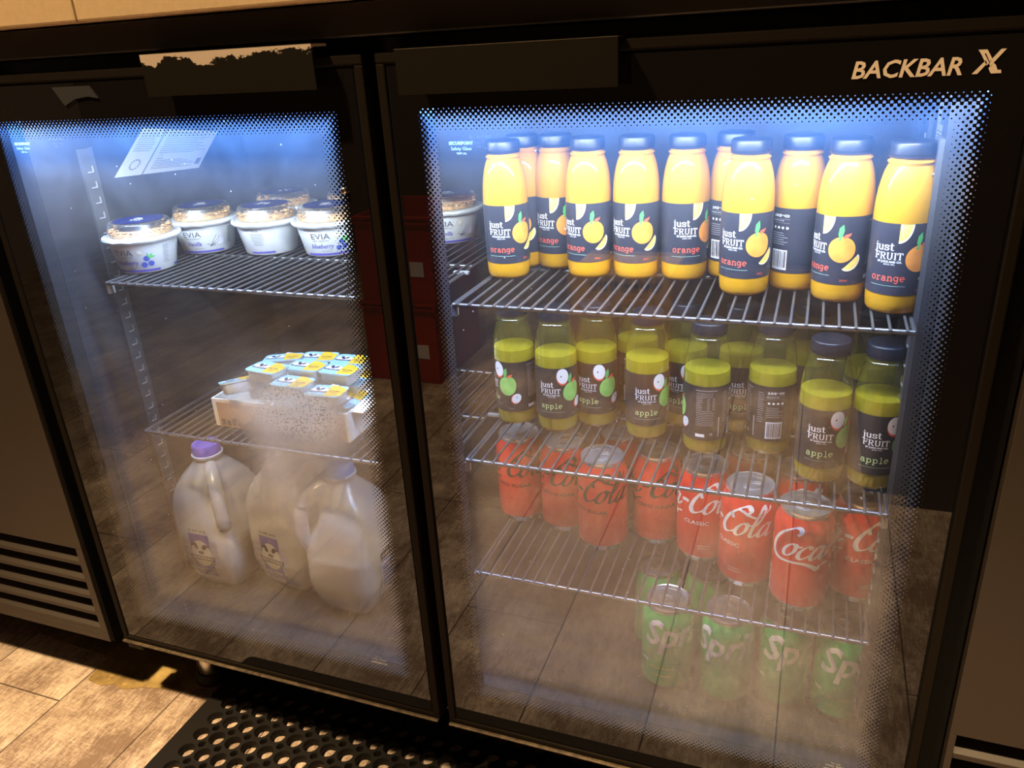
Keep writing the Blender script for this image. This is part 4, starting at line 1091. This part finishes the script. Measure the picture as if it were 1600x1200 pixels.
def rrect(w_, h_, r_, n=5):
    out = []
    for (cx, cy, a) in ((w_ / 2 - r_, h_ / 2 - r_, 0), (-w_ / 2 + r_, h_ / 2 - r_, 90), (-w_ / 2 + r_, -h_ / 2 + r_, 180), (w_ / 2 - r_, -h_ / 2 + r_, 270)):
        for k in range(n + 1): out.append((cx + r_ * math.cos(math.radians(a + 90 * k / n)), cy + r_ * math.sin(math.radians(a + 90 * k / n))))
    return out
def make_pack():
    t = thing('portion_pack', 'x', 'portion pack')
    W_, D_, Hh = 0.050, 0.034, 0.016
    bm = B(); prev = None
    for z, s in ((0.0, 0.82), (0.001, 0.86), (Hh - 0.0018, 0.94), (Hh - 0.0016, 1.0), (Hh - 0.0006, 1.0)):
        ring = [bm.verts.new((x * s, y * s, z)) for x, y in rrect(W_, D_, 0.007)]
        if prev:
            for k in range(len(ring)): bm.faces.new((prev[k], prev[(k + 1) % len(ring)], ring[(k + 1) % len(ring)], ring[k]))
        else: bm.faces.new(ring[::-1])
        prev = ring
    bm.faces.new(prev)
    obj('tub', bm, 'white_plastic', t, smooth=True)
    a = B(); poly2(a, rrect(W_ * 1.01, D_ * 1.01, 0.007), 0)
    b = B(); poly2(b, [(0.003, -0.015), (0.025, -0.012), (0.025, 0.008), (0.010, 0.017), (0.0, 0.017)], 1)
    c = B(); disc2(c, -0.010, 0.002, 0.0115, 0.0070, 2, 24)
    d = B(); disc2(d, -0.0135, 0.0045, 0.0026, 0.0042, 3, 14, rot=0.5); disc2(d, -0.007, 0.0045, 0.0024, 0.0036, 3, 14, rot=-0.6); disc2(d, -0.010, 0.0005, 0.0018, 0.0018, 3, 10)
    poly2(d, [(-0.021, -0.0055), (0.001, -0.0055), (0.002, -0.0022), (-0.022, -0.0022)], 3)
    text2(d, 'DEVONDALE', 0.0032, -0.010, -0.0050, 2, fat=0.03)
    text2(d, 'BUTTER', 0.0042, 0.0125, -0.002, 3, fat=0.01); text2(d, 'SOFT', 0.0036, 0.0125, -0.0068, 3, fat=0.01)
    lo = B()
    for i, p in enumerate((a, b, c, d)):
        flip_out(p)
        for v in p.verts: v.co.z = Hh - 0.0003 + i * 0.00012
        merge(lo, p)
    obj('lid', lo, ['lid_blue', 'lid_yellow', 'white_ink', 'blue_ink'], t, auto=False)
    return t
pk = make_pack()
PG = 'small blue and yellow packs in the carton tray'
zt = 0.385 - 0.016
packs = [
 (-0.292, 0.181, 0.366, 24, -5, 'blue and yellow pack in the back left of the pile, tilted'),
 (-0.252, 0.204, 0.362, 8, 0, 'blue and yellow pack in the back row middle of the pile'),
 (-0.203, 0.206, 0.361, 3, 0, 'blue and yellow pack at the back right of the pile'),
 (-0.326, 0.128, 0.352, 48, -14, 'blue and yellow pack leaning at the far left of the pile'),
 (-0.286, 0.138, 0.369, -8, 0, 'blue and yellow pack lying on top at the front left of the pile'),
 (-0.241, 0.160, 0.367, -3, 0, 'blue and yellow pack in the middle of the pile'),
 (-0.193, 0.163, 0.365, -4, 0, 'blue and yellow pack at the right of the middle row'),
 (-0.238, 0.123, 0.360, -2, 0, 'blue and yellow pack half lost in the fogged glass'),
 (-0.190, 0.123, 0.352, 4, 0, 'pack at the front right of the pile below the clear edge of the fog'),
 (-0.216, 0.146, 0.331, 12, 8, 'blue and yellow pack lying low in the tray'),
 (-0.190, 0.190, 0.345, 86, 12, 'pack on edge at the right side of the pile showing its white rim'),
 (-0.184, 0.158, 0.330, 80, 14, 'pack on edge low at the right wall of the tray'),
 (-0.300, 0.150, 0.338, 5, 0, 'pack in the layer below at the left of the tray'),
 (-0.255, 0.190, 0.340, 0, 0, 'pack in the layer below at the back of the tray'),
]
for i, (x, y, z, rz, rx, lab) in enumerate(packs):
    o = pk if i == 0 else dup(pk, (0, 0, 0), 0, lab, PG)
    o.location = (x, y, z); o.rotation_euler = (math.radians(rx), 0, math.radians(rz)); o['label'] = lab; o['group'] = PG

# ------------------------------------------------------------------ milk jugs
def make_jug(hand, cap, label_faces):
    """hand = direction angle (deg) of the handle corner"""
    t = thing('milk_jug', 'x', 'milk jug')
    seg = 64
    prof = [(0.0, 0.030), (0.003, 0.035), (0.020, 0.0445), (0.045, 0.0530), (0.06, 0.0545), (0.118, 0.0545), (0.136, 0.0540), (0.150, 0.0530), (0.164, 0.0505), (0.176, 0.0460), (0.188, 0.0385), (0.199, 0.0295), (0.207, 0.0225), (0.211, 0.0205), (0.219, 0.0200)]
    ha = math.radians(hand)
    def rad(a, hs, z):
        e = 4.4 - 2.4 * min(1, max(0, (z - 0.145) / 0.055))
        c_, s_ = abs(math.cos(a)), abs(math.sin(a))
        r = hs / ((c_ ** e + s_ ** e) ** (1 / e))
        d = (a - ha + PI) % (2 * PI) - PI
        g = math.exp(-(d / 0.42) ** 2)
        zz = math.exp(-((z - 0.165) / 0.030) ** 2) if z < 0.165 else math.exp(-((z - 0.165) / 0.022) ** 2)
        return r * (1 - 0.42 * g * zz)
    def shell(bm, pr, cap_t):
        prev = None
        for z, hs in pr:
            ring = [bm.verts.new((rad(2 * PI * k / seg, hs, z) * math.cos(2 * PI * k / seg), rad(2 * PI * k / seg, hs, z) * math.sin(2 * PI * k / seg), z)) for k in range(seg)]
            if prev:
                for k in range(seg): bm.faces.new((prev[k], prev[(k + 1) % seg], ring[(k + 1) % seg], ring[k]))
            else: bm.faces.new(ring[::-1])
            prev = ring
        if cap_t: bm.faces.new(prev)
    bm = B(); shell(bm, prof, True)
    h = []
    for (rr_, z) in ((0.020, 0.203), (0.036, 0.199), (0.052, 0.188), (0.0610, 0.170), (0.0635, 0.150), (0.0630, 0.132), (0.057, 0.118)):
        h.append((rr_ * math.cos(ha), rr_ * math.sin(ha), z))
    tube(bm, spline3(h), 0.0105, 12)
    obj('jug_body', bm, 'hdpe', t, smooth=True)
    bm = B(); lv = 0.098
    shell(bm, [(z + 0.0015, hs * 0.975) for z, hs in prof if z < lv] + [(lv, 0.0532)], True)
    obj('milk', bm, 'milk', t, smooth=True)
    bm = B(); lathe(bm, [(0.2150, 0.0225), (0.2185, 0.0228), (0.2190, 0.0218)], 40); obj('neck_ring', bm, 'white_plastic', t, smooth=True)
    bm = B(); lathe(bm, [(0.2192, 0.0205), (0.2320, 0.0203), (0.2340, 0.0190), (0.2342, 0.004)], 48); obj('cap', bm, cap, t, smooth=True)
    for kind, ang in label_faces:
        a = B(); b = B(); c = B(); d = B()
        if kind == 'brand':
            for k in range(7): rect2(a, -0.030, -0.018, 0.030 + k * 0.0105, 0.036 + k * 0.0105, 1); rect2(a, 0.018, 0.030, 0.030 + k * 0.0105, 0.036 + k * 0.0105, 1)
            rect2(a, -0.030, 0.030, 0.024, 0.030, 1)
            rect2(a, -0.018, 0.018, 0.030, 0.108, 0)
            disc2(b, 0, 0.074, 0.018, 0.023, 2, 30)
            disc2(c, -0.0085, 0.0870, 0.0032, 0.0068, 3, 14, rot=0.35); disc2(c, 0.0070, 0.0860, 0.0036, 0.0060, 3, 14, rot=-0.75); disc2(c, -0.0005, 0.0755, 0.0052, 0.0030, 3, 14); disc2(c, -0.0135, 0.0885, 0.0040, 0.0016, 3, 10, rot=0.4); disc2(c, 0.0130, 0.0880, 0.0042, 0.0016, 3, 10, rot=-0.3)
            poly2(c, [(-0.022, 0.062), (0.022, 0.062), (0.023, 0.070), (-0.023, 0.070)], 3)
            text2(d, 'DEVONDALE', 0.0068, 0, 0.0640, 2, fat=0.02); text2(d, 'FULL CREAM', 0.0056, 0, 0.0430, 2, fat=0.02)
            text2(d, '27 APR 10:18', 0.0058, 0, 0.1120, 3, fat=0.02)
        else:
            rect2(a, -0.016, 0.016, 0.030, 0.085, 1); rect2(b, -0.013, 0.013, 0.088, 0.100, 3)
            for k in range(12): rect2(b, -0.013, 0.013, 0.034 + k * 0.0038, 0.0356 + k * 0.0038, 3)
            text2(c, '27 APR', 0.0062, 0, 0.0905, 2, fat=0.02)
        lo = B()
        for i, p in enumerate((a, b, c, d)):
            flip_out(p); slice_x(p, 0.005); slice_y(p, (0.032, 0.038, 0.045, 0.052, 0.06))
            for v in p.verts: v.co.z = i * 0.00015
            merge(lo, p)
        ca, sa = math.cos(math.radians(ang)), math.sin(math.radians(ang))
        hsf = interp(prof)
        for v in lo.verts:
            x_, z_ = v.co.x, v.co.y; hs_ = hsf(z_)
            o_ = (hs_ ** 4.4 - abs(x_) ** 4.4) ** (1 / 4.4) + 0.0005 + v.co.z
            v.co = Vector((ca * o_ - sa * x_, sa * o_ + ca * x_, z_))
        obj('printed_label', lo, ['lilac', 'lilac_pale', 'cream_ink', 'brown_ink'], t, auto=False)
    return t
def spline3(pts, per=5):
    out = []; n = len(pts)
    for i in range(n - 1):
        p0 = pts[max(i - 1, 0)]; p1 = pts[i]; p2 = pts[i + 1]; p3 = pts[min(i + 2, n - 1)]
        for k in range(per):
            t = k / per; t2 = t * t; t3 = t2 * t
            out.append(tuple(0.5 * ((2 * p1[j]) + (-p0[j] + p2[j]) * t + (2 * p0[j] - 5 * p1[j] + 4 * p2[j] - p3[j]) * t2 + (-p0[j] + 3 * p1[j] - 3 * p2[j] + p3[j]) * t3) for j in range(3)))
    out.append(tuple(pts[-1])); return out
JG = 'plastic milk jugs on the fridge floor'
j1 = make_jug(-45, 'cap_purple', [('brand', -90)]); j1.location = (-0.4575, 0.178, 0.0)
tag(j1, 'milk jug with a purple cap, leftmost on the fridge floor', 'milk jug', JG)
j2 = make_jug(45, 'cap_blue', [('brand', -90)]); j2.location = (-0.3410, 0.200, 0.0); j2.rotation_euler = (0, 0, math.radians(-8))
tag(j2, 'milk jug in the middle, blurred behind the fogged glass', 'milk jug', JG)
j3 = make_jug(-135, 'cap_blue', [('code', 0)]); j3.location = (-0.2270, 0.176, 0.0)
tag(j3, 'milk jug with a light blue cap and visible handle hole, rightmost of the jugs', 'milk jug', JG)

# ------------------------------------------------------------------ rubber mat
def mat():
    c = bpy.data.curves.new('mat', 'CURVE'); c.dimensions = '2D'; c.fill_mode = 'BOTH'; c.extrude = 0.0055; c.bevel_depth = 0.0006; c.bevel_resolution = 0
    def poly(pts):
        s = c.splines.new('POLY'); s.points.add(len(pts) - 1); s.use_cyclic_u = True
        for i, (x, y) in enumerate(pts): s.points[i].co = (x, y, 0, 1)
    x0, x1, y0, y1 = -0.412, 0.52, -0.118, 0.215
    poly(rrect2(x0, x1, y0, y1))
    px, py = 0.0268, 0.0294
    i = 0
    while x0 + 0.035 + i * px < x1 - 0.025:
        j = 0
        while y0 + 0.030 + j * py < y1 - 0.02:
            cx, cy = x0 + 0.035 + i * px, y0 + 0.030 + j * py
            poly([(cx + 0.0112 * math.cos(a), cy + 0.0112 * math.sin(a)) for a in [2 * PI * k / 20 for k in range(20)]])
            if x0 + 0.035 + (i + 1) * px < x1 - 0.025 and y0 + 0.030 + (j + 1) * py < y1 - 0.02:
                cx += px / 2; cy += py / 2
                poly([(cx + 0.0056 * math.cos(a), cy + 0.0056 * math.sin(a)) for a in [2 * PI * k / 12 for k in range(12)]])
            j += 1
        i += 1
    o = bpy.data.objects.new('m', c); COL.objects.link(o); bpy.context.view_layer.update()
    me = bpy.data.meshes.new_from_object(o.evaluated_get(bpy.context.evaluated_depsgraph_get()))
    bpy.data.objects.remove(o)
    me.materials.clear(); me.materials.append(M['rubber'])
    m = link('rubber_mat', me); m.location = (0, 0, -0.1135)
    tag(m, 'black rubber mat full of round holes on the wood floor in front of the fridge', 'mat')
def rrect2(x0, x1, y0, y1, r=0.012):
    return [((x0 + x1) / 2 + a, (y0 + y1) / 2 + b) for a, b in rrect(x1 - x0, y1 - y0, r)]
mat()

# ------------------------------------------------------------------ things across the aisle, seen mirrored in the door glass
def crate(x, y, z, lab):
    t = thing('storage_crate', lab, 'crate', (x, y, z), group='red crates across the aisle')
    w_, d_, h_ = 0.112, 0.15, 0.236
    bm = B(); box(bm, -w_, w_, -d_, d_, 0, 0.006); th = 0.005
    box(bm, -w_, w_, d_ - th, d_, 0.006, h_); box(bm, -w_, w_, -d_, -d_ + th, 0.006, h_)
    box(bm, -w_, -w_ + th, -d_ + th, d_ - th, 0.006, h_); box(bm, w_ - th, w_, -d_ + th, d_ - th, 0.006, h_)
    obj('crate_body', bm, 'red_crate', t, bevel=0.002)
    bm = B(); ring_frame(bm, -w_ - 0.004, w_ + 0.004, h_ - 0.020, h_ - 0.001, 0.006, d_ + 0.0002, d_ + 0.006); obj('rim', bm, 'red_crate', t)
    bm = B(); box(bm, 0.045, 0.085, d_ + 0.0002, d_ + 0.0014, 0.075, 0.115); obj('sticker', bm, 'white_print', t)
    bm = B(); box(bm, -0.04, 0.04, d_ + 0.0002, d_ + 0.003, h_ - 0.055, h_ - 0.035); obj('hand_grip', bm, 'shadow_gap', t)
    return t
crate(-0.700, -1.36, -0.12, 'lower red crate standing on the floor across the aisle, mirrored in the glass')
crate(-0.692, -1.36, 0.1165, 'upper red crate stacked on another, mirrored dimly in the door glass')
yb = thing('cardboard_box', 'yellow carton across the aisle, mirrored faintly behind the juice bottles', 'box', (-0.085, -1.33, -0.12))
bm = B(); box(bm, -0.13, 0.13, -0.10, 0.10, 0, 0.335); obj('box_body', bm, 'yellow_card', yb, bevel=0.002)
bm = B(); rnd = random.Random(2)
for k in range(7): box(bm, 0.105 - k * 0.026 - 0.018, 0.105 - k * 0.026, 0.1002, 0.1010, 0.292, 0.312 + rnd.random() * 0.006)
for k in range(3): box(bm, 0.05 - k * 0.022 - 0.014, 0.05 - k * 0.022, 0.1002, 0.1010, 0.232, 0.246)
obj('printed_marks', bm, 'blue_ink', yb)
bm = B(); box(bm, 0.50, 1.40, -1.60, -0.86, -0.12, 0.76); o = obj('reflection_blocker', bm, 'dark_cab', bevel=0.003)  # added dark block standing in for the dark reflection of the viewer
tag(o, 'added dark cabinet standing across the aisle behind the viewer', 'block')
